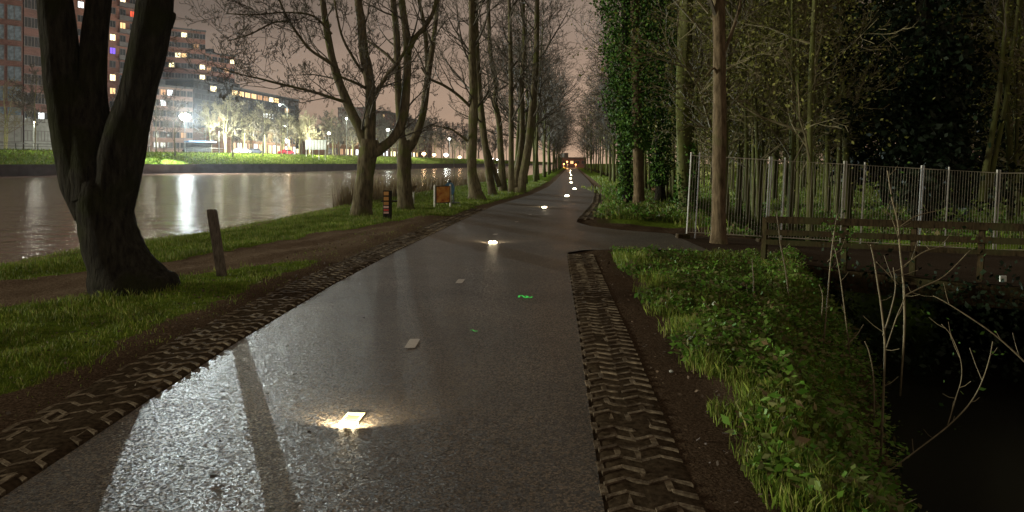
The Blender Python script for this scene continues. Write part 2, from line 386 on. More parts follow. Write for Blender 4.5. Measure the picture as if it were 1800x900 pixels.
def seg(a, b, n): return [(a, b, i/n) for i in range(n)]
colspec = []
NF = 'f'; 
def colx(y):
    a, w_, l, r = xf(y), xw(y), xl(y), xr(y)
    xs = [a-2600, a-1200, a-500, a-200, a-100, a-60, a-30, a-15, a-10]+[a-9.5+i*9.48/8 for i in range(9)]
    xs += [a+0.0, a+0.3]
    xs += [a+0.3+(w_-5-a-0.3)*t for t in (0.25, 0.5, 0.75, 1.0)]
    n1 = 70; e = l-0.62
    xs += [w_-5+1.0, w_-3, w_-2, w_-1]+[w_+(e-w_)*i/n1 for i in range(n1)]
    xs += [l-0.61, l-0.25, l-0.01, l+0.05, (l+r)/2, r-0.05, r+0.01, r+0.25, r+0.51]
    xs += [r+0.51+8.0*i/70 for i in range(1, 71)]
    xs += [r+10, r+13, r+20, r+35, r+60, r+120, r+300, r+900, r+2600]
    return np.array(xs)
X = np.array([colx(y) for y in rows]); Y = np.repeat(rows[:, None], X.shape[1], 1)
Zt = H(X, Y)
nr, nc = X.shape
V = np.stack([X, Y, Zt], -1).reshape(-1, 3)
idx = np.arange(nr*nc).reshape(nr, nc)
Fq = np.stack([idx[:-1, :-1], idx[:-1, 1:], idx[1:, 1:], idx[1:, :-1]], -1).reshape(-1, 4)
me = bpy.data.meshes.new('ground'); me.vertices.add(len(V)); me.vertices.foreach_set('co', V.astype(np.float32).ravel())
me.loops.add(Fq.size); me.loops.foreach_set('vertex_index', Fq.astype(np.int32).ravel())
me.polygons.add(len(Fq)); me.polygons.foreach_set('loop_start', np.arange(0, Fq.size, 4, dtype=np.int32)); me.polygons.foreach_set('loop_total', np.full(len(Fq), 4, dtype=np.int32))
me.update(calc_edges=True)
me.polygons.foreach_set('use_smooth', np.ones(len(Fq), bool))
g_, m_ = cover(X, Y); att = me.color_attributes.new('cover', 'FLOAT_COLOR', 'POINT')
col = np.zeros((nr*nc, 4), np.float32); col[:, 0] = g_.ravel(); col[:, 1] = m_.ravel(); col[:, 3] = 1
att.data.foreach_set('color', col.ravel()); me.materials.append(M['ground'])
o = bpy.data.objects.new('ground', me); C.objects.link(o); tag(o, kind='structure')

def strip(name, ys, fa, fb, z, mat, n=2):
    mb = MB()
    for i, y in enumerate(ys):
        a, b_ = fa(y), fb(y)
        for j in range(n): mb.v.append((a+(b_-a)*j/(n-1), y, z))
    for i in range(len(ys)-1):
        for j in range(n-1):
            k = i*n+j; mb.f.append((k, k+1, k+n+1, k+n)); mb.m.append(0)
    return tag(mb.build(name, mat), kind='structure')
ysp = list(np.concatenate([np.arange(-25, 40, 0.5), np.geomspace(40, 400, 60)]))
strip('cycle_path', ysp, lambda y: float(xl(y)), lambda y: float(xr(y)), 0.0, M['asphalt'])
strip('canal_water', list(np.concatenate([np.arange(-60, 100, 5.), np.geomspace(100, 2500, 40)])), lambda y: float(xf(y))-1, lambda y: float(xw(y))+1.6, ZW, M['water'])
strip('ditch_water', list(np.arange(-25, 45, 1.0)), lambda y: float(xr(y)+np.interp(y, sy, sv))+0.3, lambda y: float(xr(y)+np.interp(y, sy, sv))+5.0, -1.25, M['ditch'])
strip('far_road', list(np.concatenate([np.arange(20, 350, 10.), np.geomspace(350, 1500, 12)])), lambda y: float(xf(y))-20, lambda y: float(xf(y))-10.5, ROADZ+0.012, M['side_road'])
strip('far_pavement', list(np.concatenate([np.arange(20, 350, 10.), np.geomspace(350, 1500, 12)])), lambda y: float(xf(y))-10.4, lambda y: float(xf(y))-9.0, ROADZ+0.1, M['concrete'])
# quay wall of the far bank
mb = MB(); ysq = list(np.concatenate([np.arange(20, 350, 6.), np.geomspace(350, 1500, 14)]))
pr = [(0.05, -1.0), (0.05, 1.22), (0.25, 1.22), (0.25, 1.42), (-0.45, 1.42), (-0.45, 0.9)]
for y in ysq:
    for (dx, z) in pr: mb.v.append((float(xf(y))+dx, y, z))
for i in range(len(ysq)-1):
    for j in range(len(pr)-1):
        k = i*len(pr)+j; mb.f.append((k, k+1, k+len(pr)+1, k+len(pr))); mb.m.append(0)
o = mb.build('quay_wall', mat_simple('quay', (0.035, 0.032, 0.035), 0.7, var=0.5, scale=0.5))
tag(o, 'long dark quay wall below the grass on the far side of the canal', 'quay wall')

# side road and bridge deck to the right
def zdeck(x): return float(np.interp(x, [3.6, 10.5, 14], [0.0, -0.34, -0.42]))
mb = MB()
near = [(0.90, 12.1), (1.3, 12.55), (2.3, 12.7), (3.6, 12.4), (4.1, 11.5), (6.5, 10.1), (9.0, 9.4), (14, 9.2)]
far = [(1.74, 18.6), (2.0, 17.3), (2.6, 16.3), (3.6, 15.5), (4.2, 15.2), (6.5, 15.1), (9.0, 15.1), (14, 15.1)]
for nm, lo_, hi_, mt in (('side_road', 0, 4, 'asphalt'), ('bridge_roadway', 3, 8, 'side_road')):
    mb = MB()
    for (a, b_) in list(zip(near, far))[lo_:hi_]:
        mb.v += [(a[0], a[1], zdeck(a[0])+0.004), (b_[0], b_[1], zdeck(b_[0])+0.004)]
    for i in range(hi_-lo_-1): k = 2*i; mb.f.append((k, k+2, k+3, k+1)); mb.m.append(0)
    tag(mb.build(nm, M[mt]), kind='structure')
mb = MB()
for (a, b_) in zip(near[4:], far[4:]):
    for z in (-0.01, -0.32): mb.v += [(a[0], a[1]-0.12, zdeck(a[0])+z), (b_[0], b_[1]+0.12, zdeck(b_[0])+z)]
for i in range(3):
    k = 4*i; mb.f += [(k, k+4, k+5, k+1), (k+2, k+3, k+7, k+6), (k, k+2, k+6, k+4), (k+1, k+5, k+7, k+3)]; mb.m += [0]*4
mb.f += [(0, 1, 3, 2)]; mb.m += [0]
tag(mb.build('bridge_deck', M['rail_wood']), 'low dark bridge deck crossing the black ditch under the wooden railing', 'bridge')

# ------------------------------------------------------------------ grass-cell paver strips
def paver_strip(name, side, ys, w, ncell, pitch, h, sink, seed):
    rg = random.Random(seed); mb = MB(); base = MB(); cw = w/ncell
    y = ys[0]; k = 0
    while y < ys[1]:
        ex = float(xr(y))+0.02 if side > 0 else float(xl(y))-0.02-w
        for c in range(ncell*2):                       # zigzag rib across
            xa = ex+c*cw/2; xb = xa+cw/2
            up = (c % 2 == 0)
            ya, yb = (y, y+pitch*0.42) if up else (y+pitch*0.42, y)
            if k % 2: xa_, xb_ = xa, xb
            sh = rg.uniform(-.004, .004); t = 0.043
            dz = rg.uniform(-0.004, 0.005)-sink*max(0, math.sin(y*1.7+c*.4))
            if rg.random() < 0.05: dz -= 0.02
            z1 = h+dz
            mb.add([(xa, ya-t/2+sh, -.04), (xb, yb-t/2+sh, -.04), (xb, yb+t/2+sh, -.04), (xa, ya+t/2+sh, -.04),
                    (xa, ya-t/2+sh+.006, z1), (xb, yb-t/2+sh+.006, z1), (xb, yb+t/2+sh-.006, z1), (xa, ya+t/2+sh-.006, z1)],
                   [(4, 5, 6, 7), (0, 1, 5, 4), (1, 2, 6, 5), (2, 3, 7, 6), (3, 0, 4, 7)])
        for c in range(ncell+1):                       # links along
            if True:
                xa = ex+c*cw; z1 = h-0.006+rg.uniform(-.004, .003)
                xs_ = xa+(0.0 if (c+k) % 2 else cw*0.5)
                if xs_ < ex+w: mb.box(xs_-.018, xs_+.018, y+(.02 if (c+k) % 2 else pitch*.42), y+pitch*(1.0 if (c+k) % 2 else 1.38), -.04, z1-.001*((c+k) % 2))
        y += pitch; k += 1
    o = mb.build(name, M['paver']); tag(o, kind='structure')
    ysb = list(np.arange(ys[0], ys[1], 0.3)); bb = MB(); n = 10
    for yy in ysb:
        ex = float(xr(yy))-0.0 if side > 0 else float(xl(yy))-w-0.06
        for j in range(n): bb.v.append((ex+(w+0.06)*j/(n-1), yy, h-0.012+0.010*rg.random()-(0.02 if j in (0, n-1) else 0)))
    for i in range(len(ysb)-1):
        for j in range(n-1): kk = i*n+j; bb.f.append((kk, kk+1, kk+n+1, kk+n)); bb.m.append(0)
    tag(bb.build('kerb_soil', M['kerb_soil'], smooth=True), kind='structure')
paver_strip('paver_kerb', 1, (1.5, 12.0), 0.44, 2, 0.135, 0.013, 0.003, 3)
paver_strip('paver_kerb', 1, (19.6, 36), 0.44, 2, 0.135, 0.010, 0.004, 4)
paver_strip('paver_kerb', -1, (1.5, 24), 0.56, 3, 0.15, 0.012, 0.005, 5)

# ------------------------------------------------------------------ grass and herbs (uncountable: stuff)
def blades(N, xr_, yr_, hgt, wid, name, mat, cond, yp=1.6, lean=0.5, cls=None):
    u = rng.random(N); a, b_ = yr_
    y = (a**(1-yp)+u*(b_**(1-yp)-a**(1-yp)))**(1/(1-yp))
    lo = np.array([xr_[0](v) for v in y]) if callable(xr_[0]) else xr_[0]
    hi = np.array([xr_[1](v) for v in y]) if callable(xr_[1]) else xr_[1]
    x = lo+(hi-lo)*rng.random(N)
    g, mud = cover(x, y); keep = cond(x, y, g, mud, rng.random(N)); x = x[keep]; y = y[keep]; n = len(x)
    z = H(x, y)-0.01
    cl = 0.55+0.45*np.clip(vnoise(x*1.3+2, y*1.1)+0.6*vnoise(x*4, y*4)+0.3, -0.6, 1.3)
    sc = 1+y/22
    h = hgt*(0.5+0.8*rng.random(n))*cl*np.minimum(sc, 1.8); w_ = wid*(0.6+0.8*rng.random(n))*sc
    th = rng.random(n)*6.283; ln = lean*h*rng.random(n)*1.2; ph = rng.random(n)*6.283
    dx, dy = np.cos(th)*w_/2, np.sin(th)*w_/2; lx, ly = np.cos(ph)*ln, np.sin(ph)*ln
    P = np.stack([x, y, z], 1)
    a0 = P+np.stack([-dx, -dy, 0*x], 1); a1 = P+np.stack([dx, dy, 0*x], 1)
    m1 = P+np.stack([dx*.7+lx*.35, dy*.7+ly*.35, h*.6], 1); m0 = P+np.stack([-dx*.7+lx*.35, -dy*.7+ly*.35, h*.6], 1)
    tp = P+np.stack([lx, ly, h*0.98], 1)
    Vv = np.stack([a0, a1, m1, tp, m0], 1).reshape(-1, 3)
    o = npmesh(name, Vv, 5, mat); return tag(o, kind='stuff', label=cls, cat='grass')
blades(230000, (lambda v: float(xw(v))-0.1, lambda v: float(xl(v))-0.45), (3.0, 60), 0.068, 0.006, 'verge_grass', M['grass'],
       lambda x, y, g, m_, r: (r < g*(0.55+0.6*np.clip(vnoise(x*.9, y*.8)+.4, 0, 1))) & (x > -0.95*y-1.5), 1.35, cls='short green grass on the canal bank left of the path')
blades(16000, (lambda v: float(xl(v))-1.6, lambda v: float(xl(v))-0.4), (3.0, 30), 0.03, 0.006, 'sparse_grass', M['grass'],
       lambda x, y, g, m_, r: (r < 0.10+0.3*(vnoise(x*3, y*3) > 0.3)), 1.3, cls='sparse worn grass beside the left paver kerb')
blades(150000, (lambda v: float(xr(v))+0.75, lambda v: float(xr(v))+4.8), (1.8, 13), 0.12, 0.0065, 'verge_grass', M['grass'],
       lambda x, y, g, m_, r: (r < g*(x-xr(y) < np.interp(y, sy, sv)+0.7)*(0.35+0.65*(vnoise(x*1.2+3, y) > -0.1))) & ((y < 12.3) | (x-xr(y) > 4)), 1.2, cls='tall green grass tufts on the verge right of the path')
blades(40000, (lambda v: float(xr(v))+0.4, lambda v: float(xr(v))+11+0.3*v), (19.5, 80), 0.14, 0.012, 'wood_grass', M['grass'],
       lambda x, y, g, m_, r: (r < g*0.9*(1-m_)), 1.3, cls='green undergrowth on the floor of the wood')
blades(24000, (lambda v: 4.5, lambda v: 30), (15.6, 45), 0.16, 0.014, 'wood_grass', M['grass'],
       lambda x, y, g, m_, r: (r < 0.9*(1-m_)), 1.2, cls='green undergrowth behind the metal fence')
# far dike slope
N = 42000; y = 40+rng.random(N)*360; x = xf(y)-rng.random(N)*9.4
P = np.stack([x, y, H(x, y)-0.02], 1); h = 0.16+0.2*rng.random(N); th = rng.random(N)*6.28; w_ = 0.10
Vv = np.stack([P+np.stack([-np.cos(th)*w_, -np.sin(th)*w_, 0*x], 1), P+np.stack([np.cos(th)*w_, np.sin(th)*w_, 0*x], 1), P+np.stack([0*x+.06*np.cos(th*3), 0*x, h], 1)], 1).reshape(-1, 3)
tag(npmesh('dike_grass', Vv, 3, M['grass']), 'bright lit grass slope along the far side of the canal', 'grass', kind='stuff')
# herbs right: leafy rosettes
def herbs(N, xa, xb, ya, yb, hgt, leafsize, name, cond, lab):
    y = ya+(yb-ya)*rng.random(N)**1.2; x = np.array([float(xr(v)) for v in y]); x = x+xa+(xb-xa)*rng.random(N)
    s = np.interp(y, sy, sv); keep = cond(x-xr(y), y, s, rng.random(N)); x, y = x[keep], y[keep]; n = len(x); z = H(x, y)
    k = 9; hh = hgt*(0.5+0.7*rng.random(n))*(0.65+0.5*np.clip(vnoise(x*2.2, y*2.2), -.5, 1))
    P = np.repeat(np.stack([x, y, z], 1), k, 0); rr = np.repeat(hh, k)
    a = rng.random(n*k)*6.283; rad = rr*0.55*np.sqrt(rng.random(n*k))
    P[:, 0] += np.cos(a)*rad; P[:, 1] += np.sin(a)*rad; P[:, 2] += rr*(0.35+0.65*rng.random(n*k))*(1-0.5*(rad/(rr*.55+1e-6))**2)
    return tag(npmesh(name, leaves(P, leafsize, 0.55, aspect=1.7), 4, M['herb']), lab, 'plants', kind='stuff')
herbs(15000, 0.8, 6.4, 1.8, 13.2, 0.24, 0.052, 'leafy_herbs', lambda dr, y, s, r: (dr > 1.0+0.25*np.sin(y*3)) & (dr < s+0.9+2.2*(rng.random(len(dr))**3)) & (r < np.where(y > 7, 1.0, 0.5+0.5*(np.sin(y*2.1+dr*2) > 0))) & ((y < 12.4) | (dr > 4)), 'low leafy green herbs on the verge between path and ditch')
herbs(2600, 0.5, 7.0, 19.8, 45, 0.3, 0.11, 'leafy_herbs', lambda dr, y, s, r: r < 0.9, 'dark ivy and herbs at the foot of the trees right of the path')
herbs(2600, 3.5, 16.0, 15.8, 30, 0.35, 0.11, 'leafy_herbs', lambda dr, y, s, r: r < 0.9, 'leafy undergrowth behind the metal fence')
# reeds at the water's edge
N = 9000; y = 27+rng.random(N)**1.3*60; x = xw(y)+0.1+rng.random(N)*np.maximum(0.3, np.minimum(1.6, (xl(y)-xw(y)-2.0)))
x = np.where(y < 36, xw(y)+rng.random(N)*0.9+1.0, x)
P = np.stack([x, y, H(x, y)-0.05], 1); h = (0.5+0.9*rng.random(N)); th = rng.random(N)*6.28; w_ = 0.010+0.0*h
lx = rng.normal(size=N)*0.12
Vv = np.stack([P+np.stack([-np.cos(th)*w_, -np.sin(th)*w_, 0*x], 1), P+np.stack([np.cos(th)*w_, np.sin(th)*w_, 0*x], 1), P+np.stack([lx, 0*x, h], 1)], 1).reshape(-1, 3)
tag(npmesh('reeds', Vv, 3, M['reed']), 'pale dry reeds between the canal and the row of trees', 'reeds', kind='stuff')

# ------------------------------------------------------------------ trees
def grow(mb, p, d, Ln, r, lvl, P, rg):
    ns = 5 if Ln > 1.2 else (4 if Ln > 0.5 else 3); st = Ln/ns; pts = [p.copy()]; rad = [r]; dd = d.copy(); q = p.copy()
    for i in range(ns):
        dd = dd+Vector((rg.gauss(0, P['wob']), rg.gauss(0, P['wob']), rg.gauss(0, P['wob'])+P['up']*(1 if lvl < 2 else 1.4)))
        dd.normalize(); q = q+dd*st; pts.append(q.copy()); rad.append(max(P['rmin'], r*(1-0.72*(i+1)/ns)))
    mb.tube(pts, rad, 6 if r > 0.05 else (4 if r > 0.02 else 3), caps=False)
    P['ends'].append((q, Ln))
    if lvl >= P['lv']: return
    n = P['n'][lvl]
    for k in range(n):
        t = (0.18+0.8*(k+rg.random()*0.9)/n)*ns; i = min(ns-1, int(t)); f = t-i
        pp = pts[i].lerp(pts[i+1], f); ax = (pts[i+1]-pts[i]).normalized()
        o = ax.orthogonal().normalized(); o2 = ax.cross(o); a = k*2.4+rg.random()*1.6
        side = o*math.cos(a)+o2*math.sin(a); ang = R(P['ang'])*rg.uniform(0.7, 1.3)
        nd_ = (ax*math.cos(ang)+side*math.sin(ang)).normalized()
        grow(mb, pp, nd_, Ln*rg.uniform(*P['lr'])*(1-0.35*t/ns), max(P['rmin'], min(rad[i]*0.62, r*0.55)), lvl+1, P, rg)
def stem_pts(trace, y, dy=0.0, sub=5):
    """trace: list of (px,py,width px); smooth in between"""
    P = [W(a, b_, y+dy*i/(len(trace)-1)) for i, (a, b_, c) in enumerate(trace)]
    Rr = [c*(y)/F/2 for (a, b_, c) in trace]; out = []; ro = []
    n = len(P)
    for i in range(n-1):
        p0, p1, p2, p3 = P[max(0, i-1)], P[i], P[i+1], P[min(n-1, i+2)]
        for s in range(sub):
            t = s/sub
            out.append(0.5*((2*p1)+(p2-p0)*t+(2*p0-5*p1+4*p2-p3)*t*t+(3*p1-p0-3*p2+p3)*t**3)); ro.append(Rr[i]+(Rr[i+1]-Rr[i])*t)
    out.append(P[-1]); ro.append(Rr[-1]); return out, ro
def traced_tree(name, label, cat, y, stems, mat, P, group=None, z0=1.2, nper=1.2, seed=1, twigmat=None, lump=0.10, blen=(1.2, 2.4), buds=0):
    """stems: (trace, dy, branches?) ; base of the thing at the first stem's first point"""
    rg = random.Random(seed); P = dict(P); P['ends'] = []
    first = stems[0][0][0]; base = W(first[0], first[1], y)
    t = thing(name, label, cat, (base.x, base.y, base.z), group=group); off = Vector((base.x, base.y, base.z))
    tr = MB(); cr = MB()
    for si, (trace, dy, br) in enumerate(stems):
        sub = 9 if trace[0][2]*y/F > 0.5 else 5
        pts, rad = stem_pts(trace, y, dy, sub); pts = [p-off for p in pts]
        if si == 0:                                                   # root flare
            pts = [pts[0]-Vector((0, 0, 0.35))]+pts; rad = [rad[0]*1.35]+rad
        tr.tube(pts, rad, 20 if rad[0] > 0.2 else 10, lump=lump if rad[0] > 0.1 else 0.05, seed=si*2.3+seed)
        if not br: continue
        acc = rg.random()
        for i in range(1, len(pts)):
            if pts[i].z+off.z < z0: continue
            ds = (pts[i]-pts[i-1]).length; acc += ds*nper*br
            while acc > 1:
                acc -= 1; ax = (pts[i]-pts[i-1]).normalized(); a = rg.random()*6.283
                o = ax.orthogonal().normalized(); side = o*math.cos(a)+ax.cross(o)*math.sin(a)
                ang = R(rg.uniform(35, 65)); nd_ = ax*math.cos(ang)+side*math.sin(ang)
                LL = rg.uniform(*blen); grow(cr, pts[i], nd_.normalized(), LL, min(rad[i]*0.45, 0.012+LL*0.013), 0, P, rg)
    if buds:
        for (q, ln) in P['ends']:
            if ln < 0.6 and rg.random() < buds: cr.tube([q, q+Vector((rg.gauss(0, .01), rg.gauss(0, .01), .03)), q+Vector((rg.gauss(0, .02), 0, .055))], [.006, .014, .004], 3, caps=False)
    tr.build('trunk', mat, t, smooth=True)
    cr.build('crown', twigmat or M['twig'], t)
    return t
PB = dict(wob=0.16, up=0.06, rmin=0.006, lv=3, n=[5, 4, 3], ang=42, lr=(0.42, 0.62))
PN = dict(wob=0.14, up=0.10, rmin=0.008, lv=3, n=[5, 4, 3], ang=40, lr=(0.42, 0.62))
PL = dict(wob=0.2, up=0.02, rmin=0.006, lv=3, n=[7, 5, 3], ang=48, lr=(0.40, 0.6))

# the great forked tree in the left foreground
t0 = traced_tree('canal_tree', 'massive dark trunk forking into three limbs, nearest tree on the left', 'tree', 8.4, [
    ([(236, 520, 150), (226, 500, 128), (212, 465, 104), (198, 430, 94), (188, 390, 91), (181, 350, 88), (179, 318, 74), (178, 295, 44), (178, 280, 8)], 0.0, 0),
    ([(166, 380, 60), (148, 325, 70), (137, 280, 68), (126, 235, 62), (117, 190, 60), (110, 140, 60), (104, 70, 58), (96, 0, 56), (86, -90, 52), (70, -220, 40), (40, -420, 24)], 0.1, 0.35),
    ([(182, 380, 70), (176, 320, 72), (170, 265, 64), (164, 210, 52), (162, 160, 47), (164, 110, 45), (168, 50, 42), (174, 0, 42), (180, -90, 38), (176, -240, 30), (190, -450, 18)], 0.35, 0.35),
    ([(194, 380, 66), (202, 330, 76), (212, 280, 76), (224, 232, 68), (240, 175, 60), (254, 115, 60), (266, 55, 61), (272, 10, 60), (284, -60, 50), (310, -220, 36), (350, -420, 20)], -0.1, 0.35),
    ([(172, 350, 80), (165, 305, 82), (156, 262, 74), (149, 215, 58), (143, 170, 40), (139, 130, 12)], 0.1, 0),
    ([(290, 40, 30), (302, 28, 16), (308, 24, 5)], 0, 0),
    ([(240, 470, 60), (268, 492, 44), (292, 508, 24), (312, 530, 10)], -0.1, 0)], M['bark_dark'], PB, z0=4.2, seed=3, lump=0.05)

traced_tree('canal_tree', 'three-stemmed bare tree with a limb curving up to the right, behind the bollard with stickers', 'tree', 20.6, [
    ([(634, 384, 46), (637, 365, 36), (640, 330, 31), (644, 290, 31), (648, 262, 34), (650, 245, 28)], 0, 0),
    ([(648, 270, 20), (632, 226, 18), (614, 188, 17), (599, 152, 15), (588, 120, 14), (581, 90, 13), (574, 50, 12), (567, 0, 11), (556, -80, 9), (540, -200, 5)], 0.6, 1),
    ([(650, 262, 22), (650, 224, 20), (651, 162, 19), (645, 120, 18), (639, 90, 17), (635, 36, 15), (630, 0, 14), (626, -90, 10), (618, -220, 5)], -0.2, 1),
    ([(650, 272, 20), (668, 262, 19), (690, 244, 17), (704, 222, 17), (711, 195, 17), (715, 144, 15), (716, 90, 14), (712, 45, 13), (706, 0, 12), (700, -90, 8), (704, -200, 4)], 0.4, 1),
    ([(716, 96, 9), (730, 66, 9), (747, 47, 8), (762, 20, 7), (769, -20, 6), (776, -120, 3)], -0.3, 1),
    ([(652, 172, 8), (664, 159, 8), (682, 130, 7), (700, 110, 6), (716, 80, 4)], -0.6, 1.6),
    ([(664, 162, 5), (640, 130, 5), (620, 100, 5), (600, 60, 4), (588, 0, 3)], -0.5, 1.6),
    ([(603, 178, 6), (580, 171, 5), (545, 160, 4.5), (494, 148, 4), (455, 138, 3.2), (420, 130, 2.4), (380, 118, 1.6)], -1.6, 3.2),
    ([(590, 118, 6), (570, 104, 5.5), (545, 87, 5), (525, 62, 4.5), (509, 38, 4), (496, 12, 3.5), (480, -30, 3)], -1.2, 2.6),
    ([(509, 38, 4), (480, 40, 3), (440, 60, 2.5), (400, 72, 1.8)], -1.4, 3.2),
    ([(583, 60, 5), (550, 28, 4), (500, 22, 3), (450, 26, 2.4), (400, 24, 1.6)], -1.4, 3.2),
    ([(651, 160, 6), (630, 148, 5), (606, 138, 4), (585, 128, 3)], -1, 2)], M['bark'], PB, seed=5, nper=1.1, blen=(0.9, 2.0), z0=2.2, buds=0.5)

traced_tree('canal_tree', 'bare tree forking low into two upright stems, right of the three-stemmed tree', 'tree', 23.1, [
    ([(713, 373, 40), (713, 360, 29), (711, 317, 24), (710, 283, 25), (711, 261, 24), (712, 246, 20)], 0, 0),
    ([(709, 262, 15), (704, 220, 14), (700, 162, 13), (698, 100, 12), (697, 60, 12), (691, 0, 11), (684, -100, 7), (680, -200, 4)], 0.4, 1),
    ([(713, 268, 16), (728, 245, 14), (743, 202, 13), (749, 160, 12), (753, 130, 11), (762, 72, 8), (768, 20, 7), (774, -60, 5), (780, -160, 3)], -0.3, 1),
    ([(751, 137, 8), (750, 90, 8), (745, 40, 7), (735, -10, 6), (728, -100, 4)], 0.5, 1),
    ([(700, 120, 6), (680, 96, 5), (655, 78, 4), (625, 58, 3)], 1, 2)], M['bark'], PB, seed=6, nper=1.0, blen=(1.0, 2.2), z0=2.4)
traced_tree('canal_tree', 'straight knotty bare trunk with many fine side branches, right of the orange panel', 'tree', 29.5, [
    ([(838, 354, 40), (836, 340, 26), (831, 312, 18), (829, 290, 16), (831, 250, 16), (832, 205, 16), (833, 172, 15), (830, 108, 13), (830, 50, 12), (829, 0, 11), (826, -100, 7), (824, -220, 3)], 0, 2.2),
    ([(829, 190, 6), (806, 168, 5), (780, 150, 5), (755, 138, 4), (740, 118, 3)], -0.6, 1.5),
    ([(822, 248, 5), (805, 235, 4), (790, 226, 3), (760, 221, 2)], -0.6, 1.5)], M['bark'], PN, seed=8, nper=1.0, blen=(1.5, 3.4), z0=3.4)
for (lab, y, stems, sd) in [
    ('slim bare tree curving gently left, just right of the knotty trunk', 33.5, [([(866, 346, 18), (864, 330, 14), (858, 289, 12), (850, 233, 12), (843, 160, 10), (838, 90, 9), (836, 0, 8), (834, -120, 4)], 0, 1.5), ([(878, 328, 9), (866, 290, 8), (846, 225, 7), (838, 190, 5), (826, 120, 4)], 0.8, 1.5)], 11),
    ('slim bare tree with a bend halfway up its trunk, third right of the knotty trunk', 38, [([(885, 336, 16), (883, 310, 13), (880, 260, 11), (877, 215, 10), (870, 180, 9), (872, 150, 9), (862, 90, 7), (858, 0, 6), (850, -100, 3)], 0, 1.6)], 12),
    ('straight slender bare pole-like tree between the bent and the leaning tree', 36, [([(899, 338, 12), (899, 300, 10), (899, 230, 9), (898, 150, 8), (897, 80, 7), (895, 0, 6), (892, -100, 3)], 0, 1.6)], 13),
    ('bare tree leaning right, at the bend of the path edge', 37, [([(914, 338, 22), (918, 318, 16), (925, 280, 14), (932, 230, 14), (938, 167, 12), (942, 108, 10), (944, 50, 9), (944, 0, 8), (948, -120, 4)], 0, 1.4), ([(906, 330, 14), (910, 300, 13), (917, 250, 11), (918, 200, 9), (917, 150, 8), (922, 80, 6), (918, 0, 5)], 1.6, 1.5)], 14)]:
    traced_tree('canal_tree', lab, 'tree', y, stems, M['bark'], PN, seed=sd, nper=0.9, blen=(1.6, 3.6), z0=3.2, group='bare trees between path and canal')

# prototypes for rows of trees
def proto_tree(name, label, group, seed, height, r, nstem, P, mat, twig, nb, blen, lean=0.05, zfrac=0.25, leaf=None, nleaf=0, leafsize=0.1, spread=0.5):
    rg = random.Random(seed); P = dict(P); P['ends'] = []
    t = thing(name, label, 'tree', group=group); tr = MB(); cr = MB()
    for s in range(nstem):
        a = rg.random()*6.28; lx, ly = math.cos(a)*lean*(1+s), math.sin(a)*lean*(1+s)
        pts = []; rad = []; n = 12; ph = rg.random()*6
        for i in range(n+1):
            z = height*(1-0.15*s)*i/n; w_ = 0.12*math.sin(ph+i*0.7)*(i/n)**0.5*min(1, height/8)
            pts.append(Vector((lx*z+w_, ly*z+w_*0.6, z))); rad.append(r*(1-0.85*(i/n)**0.9)*(1.35 if i == 0 else 1)*(0.8 if s else 1))
        pts[0].z = -0.3
        tr.tube(pts, rad, 8, lump=0.07, seed=seed)
        for b_ in range(nb):
            f = zfrac+(1-zfrac)*(b_+rg.random())/nb; i = min(n-1, int(f*n)); p = pts[i].lerp(pts[i+1], f*n-i)
            a = rg.random()*6.283; ang = R(rg.uniform(35, 70)); d = Vector((math.cos(a)*math.sin(ang), math.sin(a)*math.sin(ang), math.cos(ang)))
            LL = rg.uniform(*blen)*(1.1-0.6*f); grow(cr, p, d, LL, min(rad[i]*0.5, 0.01+LL*0.012), 0, P, rg)
    tr.build('trunk', mat, t, smooth=True); cr.build('crown', twig, t)
    if leaf and nleaf:
        E = np.array([[q.x, q.y, q.z] for q, ln in P['ends']]); k = rng.integers(0, len(E), nleaf)
        PP = E[k]+rng.normal(size=(nleaf, 3))*spread
        npmesh('foliage', leaves(PP, leafsize, 0.2), 4, leaf, t)
    return t
used = set()
def place(pr, x, y, z, rz, s, label=None, group=None):
    if pr.name not in used: used.add(pr.name); o = pr
    else: o = copy_tree(pr)
    o.location = (x, y, z); o.rotation_euler = (0, 0, rz); o.scale = (s, s, s*random.uniform(0.95, 1.08))
    if label: o['label'] = label
    if group: o['group'] = group
    return o
AV = [proto_tree('avenue_tree', 'tall bare tree in the receding row on the canal side of the path', 'bare trees lining the canal side of the path', 20+i, 13+i, 0.16, 1+(i % 2), dict(PN, n=[6, 4, 4], rmin=0.009, up=0.04), M['bark_green'], M['twig'], 18, (3.4, 6.4), zfrac=0.22) for i in range(3)]
yy = 43.0
for i in range(20):
    x = float(xl(yy))-1.5-random.random()*0.9
    place(AV[i % 3], x, yy, -0.05, random.random()*6, random.uniform(0.85, 1.15)); yy += random.uniform(5.5, 9)*(1+i*0.03)
AR = [proto_tree('avenue_tree', 'tall thin tree in the receding row on the wood side of the path', 'thin trees lining the wood side of the path', 30+i, 13+i, 0.13, 1+(i % 2), dict(PN, n=[6, 4, 3], rmin=0.009, up=0.03), M['bark_green'], M['twig'], 16, (3.0, 5.6), zfrac=0.2, leaf=M['spring'], nleaf=500, leafsize=0.09) for i in range(3)]
yy = 33.0
for i in range(26):
    x = float(xr(yy))+1.9+random.random()*2.4
    place(AR[i % 3], x, yy, -0.1, random.random()*6, random.uniform(0.8, 1.15)); yy += random.uniform(3.0, 6.0)*(1+i*0.04)
